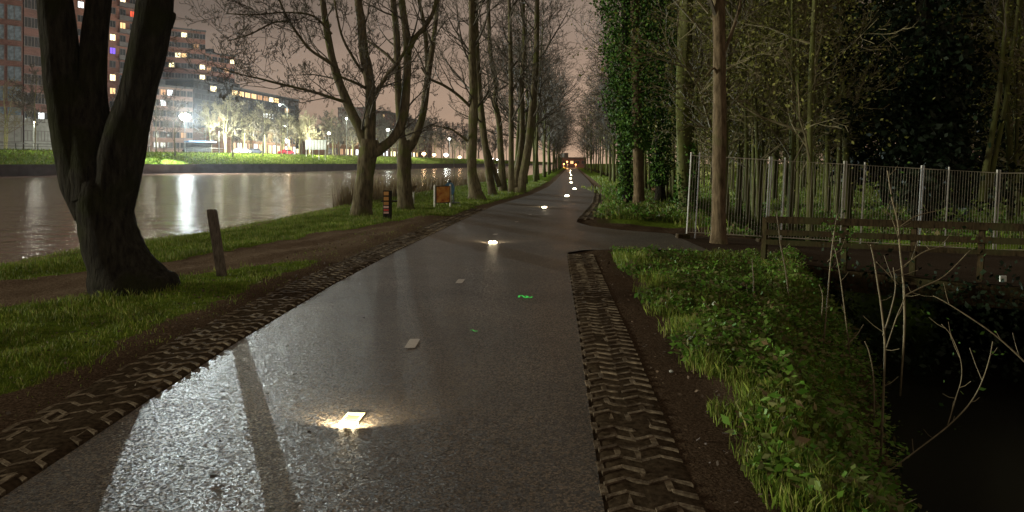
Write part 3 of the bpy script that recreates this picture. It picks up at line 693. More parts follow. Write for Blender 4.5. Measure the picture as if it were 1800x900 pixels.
# the wood
WD = [proto_tree('woodland_tree', 'slender tree among many in the dense wood behind the metal fence', 'slender trees of the wood behind the metal fence', 40+i, 15+i, 0.06+0.013*i, 1+(i % 2), dict(PN, n=[5, 4, 3], rmin=0.008, up=0.05), M['bark_green'], M['twig_wood'], 15, (1.6, 3.6), lean=0.03, zfrac=0.10, leaf=M['spring'], nleaf=5500, leafsize=0.075, spread=0.6) for i in range(5)]
cnt = 0; spots = []
while cnt < 155:
    y = 17.5+45*random.random()**0.9; px = random.uniform(1130, 1900); x = (px-900)*y/F
    if x < float(xr(y))+3.6 or any((x-a)**2+(y-b_)**2 < 1.6 for a, b_ in spots): continue
    if 1510 < px < 1725: continue
    spots.append((x, y)); place(WD[cnt % 5], x, y, -0.25, random.random()*6, random.uniform(0.75, 1.2)); cnt += 1
# distant wood as one mass
N = 24000; y = 62+rng.random(N)*70; x = y*(0.19+0.75*rng.random(N))
z = rng.random(N)**0.8*(16+5*np.sin(x*0.35)+3*np.sin(x*0.9+y)); P_ = np.stack([x, y, z], 1)
tag(npmesh('distant_wood', leaves(P_, 0.55, 0.0, aspect=2.2), 4, M['spring']), 'dark mass of the wood far behind the fence', 'wood', kind='stuff')

# named trees right
def right_tree(label, px, by, w, y, seed, mat, top=-260, bend=0, br=1.0, z0=3.0, P=PN, twig=None, pxt=None, leaf=0, extra=None):
    pt = pxt if pxt is not None else px
    tr = [(px, by, w*1.35), (px, by-18, w*1.05)]+[(px+(pt-px)*t+bend*math.sin(t*3.14), by+(0-by)*t, w*(1-0.12*t)) for t in (0.15, 0.35, 0.55, 0.75, 1.0)]+[(pt, -110, w*0.7), (pt-4, top, w*0.35)]
    return traced_tree('woodside_tree', label, 'tree', y, [(tr, 0, br)]+(extra or []), mat, P, seed=seed, nper=0.5, blen=(1.2, 2.8), z0=z0, twigmat=twig)
right_tree('straight brown trunk standing in front of the metal fence', 1263, 428, 24, 13.9, 51, M['bark_brown'], br=0.8, pxt=1263, bend=2, top=-500, z0=2.6,
           extra=[([(1264, 110, 7), (1285, 60, 6), (1300, 10, 5), (1312, -60, 3)], 0.4, 2), ([(1262, 145, 5), (1256, 120, 4), (1240, 135, 3)], -0.3, 1)])
right_tree('thick mossy trunk just left of the metal fence, ivy at its foot', 1207, 374, 27, 22, 52, M['bark_green'], br=0.6, pxt=1207, bend=-6, z0=4,
           extra=[([(1213, 160, 7), (1232, 130, 6), (1247, 100, 5)], -0.4, 2)])
ta = right_tree('bare brown lower trunk disappearing up into dark ivy', 1123, 360, 18, 26.8, 53, M['bark_brown'], br=0.6, pxt=1116, z0=5)
tb = right_tree('trunk wrapped completely in dark ivy, nearest the path on the right', 1103, 357, 16, 27.5, 54, M['bark_dark'], br=0.6, pxt=1100, z0=5)
tc = right_tree('ivy-clad trunk between the brown trunk and the mossy trunk', 1160, 350, 16, 28.5, 55, M['bark_dark'], br=0.6, pxt=1158, z0=5)
def ivy(t, n, zr_, rad, size, mat, lo_thin=None, seed=0, name='ivy'):
    loc = np.array(t.location); z = zr_[0]+(zr_[1]-zr_[0])*rng.random(n); a = rng.random(n)*6.283
    cl = 0.5+0.5*np.sin(z*2.3+np.sin(a*2+seed)*2)*np.cos(a*3+z*1.1+seed)
    r0 = np.interp(z, [0, 2.5, 4, 7, 14], rad); r = r0*(0.35+0.65*rng.random(n)**0.6)*(0.65+0.6*cl)
    P_ = np.stack([np.cos(a)*r, np.sin(a)*r, z+rng.normal(size=n)*0.05], 1)
    return npmesh(name, leaves(P_, size, 0.1, aspect=1.2), 4, mat, t)
ivy(tb, 14000, (0, 13), [0.42, 0.5, 0.9, 1.2, 1.0], 0.09, M['ivy'], seed=1)
ivy(ta, 16000, (2.2, 13), [0.2, 0.5, 1.3, 1.7, 1.4], 0.09, M['ivy'], seed=2)
ivy(tc, 14000, (0.6, 12), [0.3, 0.7, 1.3, 1.5, 1.3], 0.09, M['ivy'], seed=3)
tt = bpy.data.objects['woodside_tree.001'] if 'woodside_tree.001' in bpy.data.objects else None
if tt: ivy(tt, 2500, (0, 2.2), [0.45, 0.3, 0.2, 0.2, 0.2], 0.07, M['ivy'], seed=5)
# big dark evergreen
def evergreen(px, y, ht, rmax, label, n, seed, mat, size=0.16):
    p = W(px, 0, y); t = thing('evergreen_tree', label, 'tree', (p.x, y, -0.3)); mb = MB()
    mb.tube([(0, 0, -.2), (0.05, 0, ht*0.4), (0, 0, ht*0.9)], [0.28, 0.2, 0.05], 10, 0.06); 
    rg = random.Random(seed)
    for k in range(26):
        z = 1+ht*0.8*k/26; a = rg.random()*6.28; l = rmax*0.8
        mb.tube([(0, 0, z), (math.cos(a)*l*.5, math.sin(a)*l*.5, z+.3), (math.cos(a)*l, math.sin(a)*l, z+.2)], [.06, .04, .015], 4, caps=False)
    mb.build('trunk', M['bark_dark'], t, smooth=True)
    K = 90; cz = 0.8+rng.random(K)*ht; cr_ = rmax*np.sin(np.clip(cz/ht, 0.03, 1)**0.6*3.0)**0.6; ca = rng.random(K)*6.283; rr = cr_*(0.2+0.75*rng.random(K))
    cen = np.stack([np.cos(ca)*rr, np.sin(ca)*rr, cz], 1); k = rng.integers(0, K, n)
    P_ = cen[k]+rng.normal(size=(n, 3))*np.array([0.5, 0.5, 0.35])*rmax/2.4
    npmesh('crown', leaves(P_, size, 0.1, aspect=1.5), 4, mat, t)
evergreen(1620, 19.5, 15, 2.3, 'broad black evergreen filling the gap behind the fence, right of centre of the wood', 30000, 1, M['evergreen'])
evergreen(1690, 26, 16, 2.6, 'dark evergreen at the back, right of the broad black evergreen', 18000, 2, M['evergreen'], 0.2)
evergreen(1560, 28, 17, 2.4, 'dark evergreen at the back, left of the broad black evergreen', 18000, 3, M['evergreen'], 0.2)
traced_tree('woodside_tree', 'pair of pale curving stems against the dark, at the right edge of the wood', 'tree', 17.5, [
    ([(1728, 330, 12), (1733, 300, 11), (1745, 230, 9), (1756, 160, 8), (1762, 100, 7), (1768, 40, 6), (1772, -40, 5), (1780, -160, 3)], 0, 0.8),
    ([(1738, 330, 10), (1750, 270, 8), (1766, 190, 7), (1776, 110, 6), (1786, 50, 6), (1792, -20, 5), (1800, -120, 3)], 0.3, 0.8)], M['bark_green'], PN, seed=60, nper=0.5, z0=3, blen=(1, 2))

# far-bank trees
FB = [proto_tree('quayside_tree', 'pale lit bare tree on the far side of the canal', 'bare trees along the far side of the canal', 70+i, 9.5+i, 0.2, 2, dict(PN, n=[5, 4, 3], rmin=0.020, up=0.05, ang=46), M['bark_pale'], M['twig_pale'], 11, (3.0, 5.2), lean=0.08, zfrac=0.25) for i in range(3)]
FBD = [proto_tree('quayside_tree', 'dark slim bare tree on the far side of the canal', 'dark bare trees along the far side of the canal', 75+i, 10+i, 0.16, 1, dict(PN, n=[6, 4, 3], rmin=0.03, up=0.07, ang=42), M['bark'], M['twig'], 14, (2.6, 4.6), lean=0.02, zfrac=0.25) for i in range(2)]
def onroad(px, off):                       # the point of the far road seen at px, off metres behind the quay
    ys = np.linspace(40, 900, 3000); k = np.argmin(np.abs((px-900)/F*ys-(xf(ys)-off))); return float((px-900)/F*ys[k]), float(ys[k])
FBL = {398: 'pale lit double-stemmed bare tree under which white shop lights show, right of the brightest lamp', 412: None}
for i, (px, off, k, s) in enumerate([(396, 12, 0, 1.25), (410, 22, 1, 1.1), (545, 12, 1, 1.05), (468, 14, 2, 1.0), (690, 13, 0, .9), (735, 13, 1, .95), (765, 13, 2, .95), (800, 13, 0, 1), (832, 14, 1, 1), (855, 13, 2, 1), (10, 24, 1, 1.1), (655, 13, 2, .9), (372, 20, 2, 1.0), (430, 17, 0, 1.1), (495, 17, 1, 1.1), (525, 19, 0, 1.1), (585, 18, 2, 1.1), (620, 17, 0, 1.0), (712, 17, 2, 1.1), (820, 18, 1, 1.3)]):
    x, y = onroad(px, off); place(FB[k], x, y, ROADZ-0.1, i*1.3, s)
for i, (px, off, k, s) in enumerate([(308, 6, 0, 1.05), (275, 16, 1, 1.1), (409, 5, 1, .95), (462, 6, 0, .95), (495, 6, 1, .9), (590, 6, 0, .85), (60, 20, 0, 1.3), (205, 25, 1, 1.1), (232, 18, 0, 1.1), (700, 20, 1, 1.2), (640, 22, 0, 1.2), (575, 24, 1, 1.3), (520, 26, 0, 1.3), (440, 26, 1, 1.2), (750, 24, 0, 1.5), (780, 24, 1, 1.6), (815, 24, 0, 1.7), (360, 26, 1, 1.1), (610, 14, 1, 1.0), (842, 26, 0, 2.0), (870, 26, 1, 2.2), (890, 20, 0, 2.2), (720, 30, 1, 1.7), (670, 30, 0, 1.5)]+[(596+i*11+(i*37)%7, 16+(i*53)%26, i%2, 1.3+0.035*i+0.1*((i*29)%3)) for i in range(26)]+[(420+i*22, 20+(i*31)%12, i%2, 1.15) for i in range(8)]):
    x, y = onroad(px, off); place(FBD[k], x, y, float(H(x, y))-0.1, i*1.7, s)

# ------------------------------------------------------------------ saplings by the ditch
def sapling(label, traces, y, leafy=0, group=None):
    b0 = W(traces[0][0][0][0], traces[0][0][0][1], y); t = thing('sapling', label, 'sapling', b0, group=group); mb = MB(); E = []
    for (tr, dy) in traces:
        pts, rad = stem_pts([(a, b_, c) for a, b_, c in tr], y, dy, 4); rad = [max(0.0028, r*0.62) for r in rad]; pts = [p-b0 for p in pts]
        if tr is traces[0][0]: pts = [pts[0]+(pts[0]-pts[1]).normalized()*0.3]+pts; rad = [rad[0]]+rad
        mb.tube(pts, rad, 5); E.append(pts[-1])
        for i in range(2, len(pts)-1, 2):
            if random.random() < 0.45:
                d = Vector((random.gauss(0, 1), random.gauss(0, .6), abs(random.gauss(0.6, .6)))).normalized(); l = random.uniform(.05, .22)
                mb.tube([pts[i], pts[i]+d*l*.5, pts[i]+d*l+Vector((0, 0, .02))], [.003, .0025, .002], 3, caps=False); E.append(pts[i]+d*l)
    mb.build('stem', M['sapling'], t, smooth=True)
    if leafy:
        E = np.array([list(e) for e in E]); k = rng.integers(0, len(E), leafy); npmesh('foliage', leaves(E[k]+rng.normal(size=(leafy, 3))*0.05, 0.035, 0.3), 4, M['ivy'], t)
sapling('pale sapling stem rising straight from the dark ditch, forking at its tip', [([(1551, 735, 7), (1554, 660, 6), (1555, 600, 6), (1549, 540, 5), (1543, 500, 4.5), (1536, 455, 4), (1530, 430, 3)], 0), ([(1552, 590, 4), (1566, 545, 4), (1574, 505, 3), (1570, 470, 2)], .1), ([(1555, 620, 3), (1575, 560, 3), (1590, 520, 3), (1585, 480, 2)], .2), ([(1537, 735, 4), (1535, 660, 4), (1528, 620, 3), (1520, 600, 2)], 0)], 5.4)
sapling('tallest bare shrub with long side twigs reaching right across the railing', [([(1586, 640, 5), (1590, 570, 6), (1588, 500, 6), (1582, 440, 5), (1578, 390, 5), (1568, 350, 4), (1560, 300, 3)], 0), ([(1590, 520, 4), (1620, 505, 4), (1660, 485, 3.5), (1705, 440, 3)], .4), ([(1586, 470, 4), (1620, 445, 3.5), (1650, 435, 3), (1690, 430, 2.5)], .2), ([(1580, 400, 3), (1610, 380, 3), (1650, 370, 2)], .2), ([(1578, 500, 3), (1560, 480, 3), (1540, 460, 2)], -.1), ([(1580, 420, 3), (1566, 380, 3), (1552, 370, 2)], -.1)], 6.4, 30)
sapling('long thin twig arching down to the right in front of the black ditch', [([(1900, 800, 6), (1850, 690, 5), (1805, 640, 5), (1750, 590, 4), (1700, 555, 4), (1660, 530, 3), (1640, 520, 2)], 0.4)], 5.2)
sapling('bowed thin twig low on the right in the black ditch', [([(1600, 800, 4), (1632, 776, 4), (1665, 750, 4), (1700, 715, 4), (1722, 680, 3), (1738, 635, 3), (1745, 600, 2)], 0), ([(1665, 750, 3), (1680, 700, 3), (1690, 665, 2), (1688, 630, 2), (1672, 590, 2), (1655, 570, 2)], .1)], 4.9, 26)
sapling('thin pale stem among the herbs with a reddish crook at its top', [([(1388, 570, 4), (1386, 520, 4), (1380, 470, 4), (1372, 430, 4), (1368, 395, 3), (1364, 372, 3)], 0)], 8.5)
sapling('leafy sapling with tufts of yellow green leaves left of the tall shrub', [([(1450, 575, 4), (1455, 520, 4), (1460, 460, 4), (1466, 410, 3), (1472, 375, 2)], 0), ([(1455, 460, 3), (1470, 445, 3), (1482, 438, 2)], 0.1), ([(1444, 560, 3), (1446, 520, 3), (1440, 500, 2)], 0)], 7.5, 160)
sapling('short bare stem standing in the herbs nearest the path', [([(1322, 545, 4), (1325, 500, 4), (1323, 470, 3), (1322, 455, 2)], 0), ([(1318, 545, 3), (1314, 515, 2), (1312, 500, 2)], 0)], 8.2)
sapling('wispy stem leaning left behind the leafy sapling', [([(1490, 590, 3), (1484, 540, 3), (1476, 480, 3), (1468, 440, 2)], 0), ([(1484, 610, 3), (1505, 590, 3), (1518, 570, 2)], 0)], 7.0)

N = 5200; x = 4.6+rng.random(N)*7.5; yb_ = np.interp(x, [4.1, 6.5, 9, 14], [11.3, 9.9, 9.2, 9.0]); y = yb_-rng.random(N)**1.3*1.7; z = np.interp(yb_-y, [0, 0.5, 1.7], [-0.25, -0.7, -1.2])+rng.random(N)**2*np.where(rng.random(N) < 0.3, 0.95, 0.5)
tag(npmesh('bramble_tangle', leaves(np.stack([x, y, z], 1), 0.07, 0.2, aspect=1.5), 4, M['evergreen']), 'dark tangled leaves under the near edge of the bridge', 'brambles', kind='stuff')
N = 2600; y = 2+rng.random(N)**1.4*14; sd_ = rng.random(N) < 0.6; x = np.where(sd_, xl(y)-0.1-rng.random(N)*1.6, xr(y)+0.1+rng.random(N)*1.2); keep = (y < 12)|sd_; x = x[keep]; y = y[keep]
z = np.maximum(H(x, y), -0.03)+0.02
m, nt, b = newmat('litter'); g = nt.nodes.new('ShaderNodeNewGeometry'); r = ramp(nt, g, 'Random Per Island', [(0, (0.03, 0.018, 0.01)), (0.7, (0.06, 0.036, 0.018)), (1.0, (0.10, 0.07, 0.04))]); L(nt, r, 0, b, 'Base Color'); b.inputs['Roughness'].default_value = 0.8
tag(npmesh('leaf_litter', leaves(np.stack([x, y, z], 1), 0.028, 0.75, aspect=1.5), 4, m), 'scattered small dead leaves and crumbs on the kerbs and bare dirt', 'leaf litter', kind='stuff')

# ------------------------------------------------------------------ metal fence and wooden railing
def fence_panel(px0, px1, label, mids):
    y = 14.6; x0 = (px0-900)*y/F; x1 = (px1-900)*y/F; 
    z0 = float(np.interp(x0, [3.7, 10.5], [0.03, -0.36])); z1 = float(np.interp(x1, [3.7, 10.5], [0.03, -0.36])); h = 1.76; ln = 0.09
    t = thing('fence_panel', label, 'fence panel', (x0, y, z0), group='metal construction fence panels')
    fr = MB(); dz = z1-z0; w_ = x1-x0
    def P(u, v): return (u+ln*2*v/1.76*0.55, 0.0, dz*u/w_+v)
    fr.tube([P(w_*.5, .10), P(w_, .10), P(w_, h-.02), P(0, h-.02), P(0, .10), P(w_*.5, .10)], [0.013]*6, 6)
    fr.build('frame', M['metal'], t)
    wi = MB(); n = int(w_/0.06)
    for i in range(1, n):
        u = w_*i/n; wi.tube([P(u, 0.1), P(u+random.gauss(0, .004), h*0.5), P(u, h-0.02)], [0.0042]*3, 4)
    wi.build('wire_mesh', M['metal'], t)
    for u in [0, w_]+[(m_-px0)*y/F for m_ in mids]:
        pm = MB(); a = P(u, -0.05); b_ = P(u, h+0.05); pm.tube([a, b_], [0.016, 0.016], 8); pm.build('post', M['galv_post'], t)
    ft = MB()
    for u in (0.0,): ft.bbox(u-0.22, u+0.05, -0.10, 0.10, -0.05, 0.07, 0.02)
    ft.build('foot_block', M['rail_wood'], t)
fence_panel(1207, 1345, 'metal fence panel nearest the path, behind the brown trunk', [1222])
fence_panel(1349, 1476, 'second metal fence panel from the path', [1372])
fence_panel(1480, 1612, 'third metal fence panel from the path, at the bright double post', [1512])
fence_panel(1616, 1745, 'fourth metal fence panel from the path', [1660])
fence_panel(1750, 1900, 'metal fence panel at the right edge of the picture', [])
RL = [Vector((3.75, 11.45, 0)), Vector((8.5, 9.5, 0)), Vector((12, 8.6, 0))]
t = thing('wooden_railing', 'weathered dark wooden railing along the near side of the bridge', 'railing', (3.75, 11.45, 0))
def rl(px):
    for y in np.linspace(12, 8, 400):
        x = (px-900)*y/F
        if np.interp(x, [3.75, 8.5, 12], [11.45, 9.5, 8.6]) >= y: return x, float(y)
for i, (px, pt, pb) in enumerate([(1346, 382, 440), (1487, 385, 466), (1608, 390, 480), (1727, 395, 492), (1850, 400, 500)]):
    x, y = rl(px); zt = CH-(pt-HY)*y/F; zb = min(CH-(pb-HY)*y/F, -0.15); mb = MB(); q = 0.055
    mb.tube([(x-0.04-3.75, y-11.45, zb), (x-3.75, y-11.45, zt)], [q, q], 4)
    mb.build('post', M['rail_wood'], t)
for (p0, p1, hh) in [(382, 399, 0.11), (404, 424, 0.09), (421, 446, 0.08)]:
    mb = MB(); xa, ya = rl(1344); xb, yb = rl(1900); za = CH-(p0-HY)*ya/F-0.03; zb = CH-(p1-HY)*yb/F-0.03
    d = Vector((xb-xa, yb-ya, 0)).normalized(); nn = Vector((-d.y, d.x, 0))*0.022
    A = Vector((xa-3.75, ya-11.45-0.07, za)); B = Vector((xb-3.75, yb-11.45-0.07, zb)); u = Vector((0, 0, hh/2))
    vs = [A-nn-u, A+nn-u, A+nn+u, A-nn+u, B-nn-u, B+nn-u, B+nn+u, B-nn+u]
    mb.add([tuple(v) for v in vs], [(0, 1, 2, 3), (4, 7, 6, 5), (0, 4, 5, 1), (1, 5, 6, 2), (2, 6, 7, 3), (3, 7, 4, 0)]); mb.build('rail', M['rail_wood'], t)
mb = MB(); p = W(1763, 490, 9.15); mb.bbox(-.045, .045, -.01, .01, -.04, .04, .004); o = mb.build('marker_plate', M['board_white']); o.location = (p.x, p.y, p.z)
tag(o, 'small pale plate fixed low on the bridge edge in the dark', 'plate')

# ------------------------------------------------------------------ left bank furniture
p = G(391, 490); p2 = W(372, 368, p.y); mb = MB(); t = thing('wooden_post', 'plain dark square post leaning left beside the path, nearest post', 'post', (p.x, p.y, 0))
d = p2-Vector((p.x, p.y, 0)); q = 0.052
vs = []; 
for f, k in ((-0.2, 1), (0.0, 1), (0.97, 1), (1.0, 0.85)):
    c = d*f; vs += [(c.x-q*k, c.y-q*k, c.z), (c.x+q*k, c.y-q*k, c.z), (c.x+q*k, c.y+q*k, c.z), (c.x-q*k, c.y+q*k, c.z)]
fs = [(12, 13, 14, 15)]
for k in range(3):
    for i in range(4): j = (i+1) % 4; fs.append((k*4+i, k*4+j, k*4+4+j, k*4+4+i))
mb.add(vs, fs); mb.build('shaft', M['wood_post'], t)
p = G(681, 389); t = thing('sticker_bollard', 'dark bollard with yellow panels and red white stickers', 'bollard', (p.x, p.y, 0.0))
mb = MB(); hh = (389-335)*p.y/F; mb.bbox(-.11, .11, -.09, .09, -.2, hh, .015); mb.build('shaft', M['bark_dark'], t)
Y_ = mat_simple('sticker_yellow', (0.42, 0.22, 0.07), 0.6); Wm = mat_simple('sticker_white', (0.6, 0.42, 0.42), 0.6)
for (z0, z1, mm_) in [(0.72, 0.82, Y_), (0.58, 0.68, Y_), (0.46, 0.54, Y_), (0.37, 0.43, Wm), (0.29, 0.345, M['red']), (0.22, 0.27, Wm)]:
    mb = MB(); mb.box(-.085, .05, -.095, -.0905, z0, z1); mb.build('sticker', mm_, t)
# orange information panel
p = G(778, 366); t = thing('information_panel', 'orange brown information panel on thin legs seen nearly edge on', 'sign', (p.x, p.y, 0.0), R(38))
for xx in (-.33, .33):
    mb = MB(); mb.bbox(xx-.025, xx+.025, -.025, .025, -.2, 0.84, .006); mb.build('leg', M['frame_pale'], t)
mb = MB(); mb.bbox(-.30, .30, -.03, .0, 0.18, 0.80, .006); mb.build('frame', M['dark_metal'], t)
m, nt, b = newmat('map_print'); co = objco(nt); n = noise(nt, co, 5, 5); r = ramp(nt, n, 'Fac', [(0.35, (0.28, 0.05, 0.03)), (0.5, (0.5, 0.2, 0.04)), (0.65, (0.6, 0.34, 0.10))]); L(nt, r, 0, b, 'Base Color')
mb = MB(); mb.box(-.27, .27, -.036, -.0305, 0.21, 0.77); mb.build('map_sheet', m, t)
# blue cabinet on legs with a tall thin pole
p = G(790, 361); t = thing('blue_cabinet', 'rounded blue cabinet on two pale legs beside the orange panel', 'cabinet', (p.x, p.y, 0))
mb = MB(); 
prof = [(-.15, .42), (.15, .42), (.19, .55), (.18, .75), (.10, .86), (-.08, .86), (-.17, .76), (-.18, .55)]
n = len(prof); mb.add([(a, -.12, b_) for a, b_ in prof]+[(a, .12, b_) for a, b_ in prof], [tuple(range(n)), tuple(range(2*n-1, n-1, -1))]+[(i, i+n, (i+1) % n+n, (i+1) % n) for i in range(n)]); mb.build('cabinet_body', M['blue'], t)
mb = MB(); mb.ball((0.0, 0, .91), .07, 8); mb.build('cap', M['dark_metal'], t)
for xx, mt in ((-.10, 'frame_pale'), (.02, 'frame_pale'), (.13, 'dark_metal')):
    mb = MB(); mb.tube([(xx, 0, -.1), (xx, 0, .44)], [.028, .028], 8); mb.build('leg', M[mt], t)
mb = MB(); mb.tube([(0.17, 0.05, -.1), (0.17, 0.05, 2.1)], [.018, .012], 6); o = mb.build('thin_pole', M['dark_metal']); o.location = (p.x, p.y, 0); tag(o, 'tall thin dark pole rising beside the blue cabinet', 'pole')
mb = MB(); mb.bbox(-.2, .2, -.13, .13, 0, .15, .02); o = mb.build('black_box', M['dark_metal']); o.location = (p.x+.22, p.y-.1, -.02); tag(o, 'small black box on the grass at the foot of the blue cabinet', 'box')
# bench behind the two-stemmed tree
t = thing('park_bench', 'low dark backless bench half hidden behind the two-stemmed tree', 'bench', (-4.15, 24.6, -0.05), R(8))
mb = MB()
for k in range(2): mb.bbox(-.55, .55, -.16+k*.16, -.02+k*.16, .26, .31, .008)
mb.build('seat', M['rail_wood'], t)
for xx in (-.4, .4):
    mb = MB(); mb.bbox(xx-.03, xx+.03, -.14, .12, -.1, .255, .006); mb.build('leg', M['dark_metal'], t)
p = W(727, 347, 25.5); t = thing('small_sign', 'small brown wedge-shaped sign peeking out right of the two-stemmed tree', 'sign', (p.x, p.y, 0))
mb = MB(); mb.add([(-.16, -.015, .72), (.14, -.015, .78), (.0, -.015, .5), (-.16, .015, .72), (.14, .015, .78), (.0, .015, .5)], [(0, 2, 1), (3, 4, 5), (0, 1, 4, 3), (1, 2, 5, 4), (2, 0, 3, 5)]); mb.build('sign_face', M['bark_brown'], t)
mb = MB(); mb.tube([(0, 0.03, -.2), (0, 0.03, .6)], [.03, .03], 6); mb.build('post', M['frame_pale'], t)

# ------------------------------------------------------------------ path: studs, dashes, marks, leaves
def stud(px, py, i, n_):
    p = G(px, py); t = thing('path_light', n_, 'path light', (p.x, p.y, 0.0), R(-4), group='lights set into the path')
    mb = MB(); w_, l_ = .062, .085
    o_ = [(-w_, -l_), (w_, -l_), (w_, l_), (-w_, l_)]; i_ = [(a*.62, b_*.66) for a, b_ in o_]
    mb.add([(a, b_, .004) for a, b_ in o_]+[(a*.93, b_*.95, .012) for a, b_ in o_]+[(a, b_, .012) for a, b_ in i_]+[(a, b_, .006) for a, b_ in i_],
           [(k, (k+1) % 4, 4+(k+1) % 4, 4+k) for k in range(4)]+[(8+k, 8+(k+1) % 4, 12+(k+1) % 4, 12+k) for k in range(4)]+[(12, 13, 14, 15)])
    mb.build('housing', M['rim_steel'], t)
    mb = MB(); mb.add([(a*.93, b_*.95, .013) for a, b_ in o_]+[(a*1.02, b_*1.02, .013) for a, b_ in i_]+[(a*.93, b_*.95, .011) for a, b_ in o_], [(k, (k+1) % 4, 4+(k+1) % 4, 4+k) for k in range(4)])
    mb.build('light_ring', M['led'], t)
    for sx in (-.04, .04):
        mb = MB(); mb.ball((sx*.95, -l_-.022, .010), .013 if i == 0 else (.045 if i < 3 else .06), 8, .6); mb.build('lens', M['led_lens'], t)
        ld = bpy.data.lights.new('led_spot', 'SPOT'); ld.energy = 40.0 if i == 0 else 60; ld.color = (1, .86, .6); ld.shadow_soft_size = .012; ld.spot_size = R(165); ld.spot_blend = .6
        lo = bpy.data.objects.new('led_spot', ld); C.objects.link(lo); lo.parent = t; lo.location = (sx, -l_-.06, .04); lo.rotation_euler = (R(78), 0, 0)
ords = ['nearest light in the path, square glowing ring in the asphalt', 'second light along the path, with reflections streaking towards the camera', 'third light along the path', 'fourth light along the path', 'fifth light along the path', 'sixth light along the path', 'seventh light along the path', 'eighth light along the path', 'farthest group of path lights, left one', 'farthest path light before the orange glow']
for i, ((px, py), n_) in enumerate(zip([(620, 737), (867, 426), (957, 364.5), (996.5, 344.5), (1010, 332), (1004, 321), (1003, 314), (1004, 308), (1002, 303.5), (1003, 300)], ords)): stud(px, py, i, n_)
for i, y in enumerate([3.85*1.5+0.25, 9.28, 12.9, 16.2, 19.0, 22.4]):
    pass
for i, (px, py) in enumerate([(725, 604), (809, 494.5), (871, 412), (908, 390), (932, 377), (955, 371)]):
    p = G(px, py); a = math.atan2(float(xl(p.y+1)-xl(p.y-1)), 2); mb = MB(); w_, l_ = .047, .15 if i < 2 else .12; s = random.uniform(.9, 1)
    mb.add([(-w_, -l_*s, 0), (w_, -l_, 0), (w_*.98, l_, 0), (-w_, l_*s, 0), (-w_*.4, -l_*1.04, 0)], [(0, 4, 1, 2, 3)])
    o = mb.build('centre_dash', M['white_paint']); o.location = (p.x, p.y, 0.004); o.rotation_euler = (0, 0, -a); tag(o, kind='structure')
def squiggle(px, py, pts, s, lab, w_=.012):
    p = G(px, py); mb = MB()
    for i in range(len(pts)-1):
        a = Vector((pts[i][0], pts[i][1], 0))*s; b_ = Vector((pts[i+1][0], pts[i+1][1], 0))*s; d = (b_-a).normalized(); n_ = Vector((-d.y, d.x, 0))*w_; a = a-d*w_*.4; b_ = b_+d*w_*.4
        z = .0002*i; mb.add([(a.x-n_.x, a.y-n_.y, z), (b_.x-n_.x, b_.y-n_.y, z), (b_.x+n_.x, b_.y+n_.y, z), (a.x+n_.x, a.y+n_.y, z)], [(0, 1, 2, 3)])
    o = mb.build('spray_mark', M['green_spray']); o.location = (p.x, p.y, .005); tag(o, lab, 'paint mark')
squiggle(923, 522, [(-1, -.6), (-.9, .8), (-.55, 1.0), (-.3, .3), (-.1, -.8), (.2, -1), (.4, .2), (.15, .5), (.55, -.7), (.9, -.9), (1.1, -.2)], .075, 'bright green squiggle of paint on the asphalt')
squiggle(833, 582, [(-1, .6), (-.3, .8), (0, -.2), (.4, -.8), (1, -.4)], .035, 'faint small green paint mark on the asphalt', .005)
for i, (px, py, s) in enumerate([(378, 841, .028), (392, 690, .02), (433, 757, .02), (518, 660, .018), (387, 778, .016), (470, 694, .016), (545, 762, .018), (640, 560, .02), (1060, 640, .015), (700, 690, .012), (505, 610, .02), (320, 805, .015)]):
    p = G(px, py); mb = MB(); a = [random.uniform(.6, 1.2) for _ in range(7)]
    mb.add([(math.cos(k*.9)*s*a[k], math.sin(k*.9)*s*a[k]*.8, .004+.008*random.random()) for k in range(7)]+[(0, 0, .003)], [(k, (k+1) % 7, 7) for k in range(7)])
    o = mb.build('fallen_leaf', M['leaf_dead']); o.location = (p.x, p.y, .002); tag(o, 'small dark fallen leaf lying on the wet asphalt', 'leaf', 'dark fallen leaves on the asphalt')

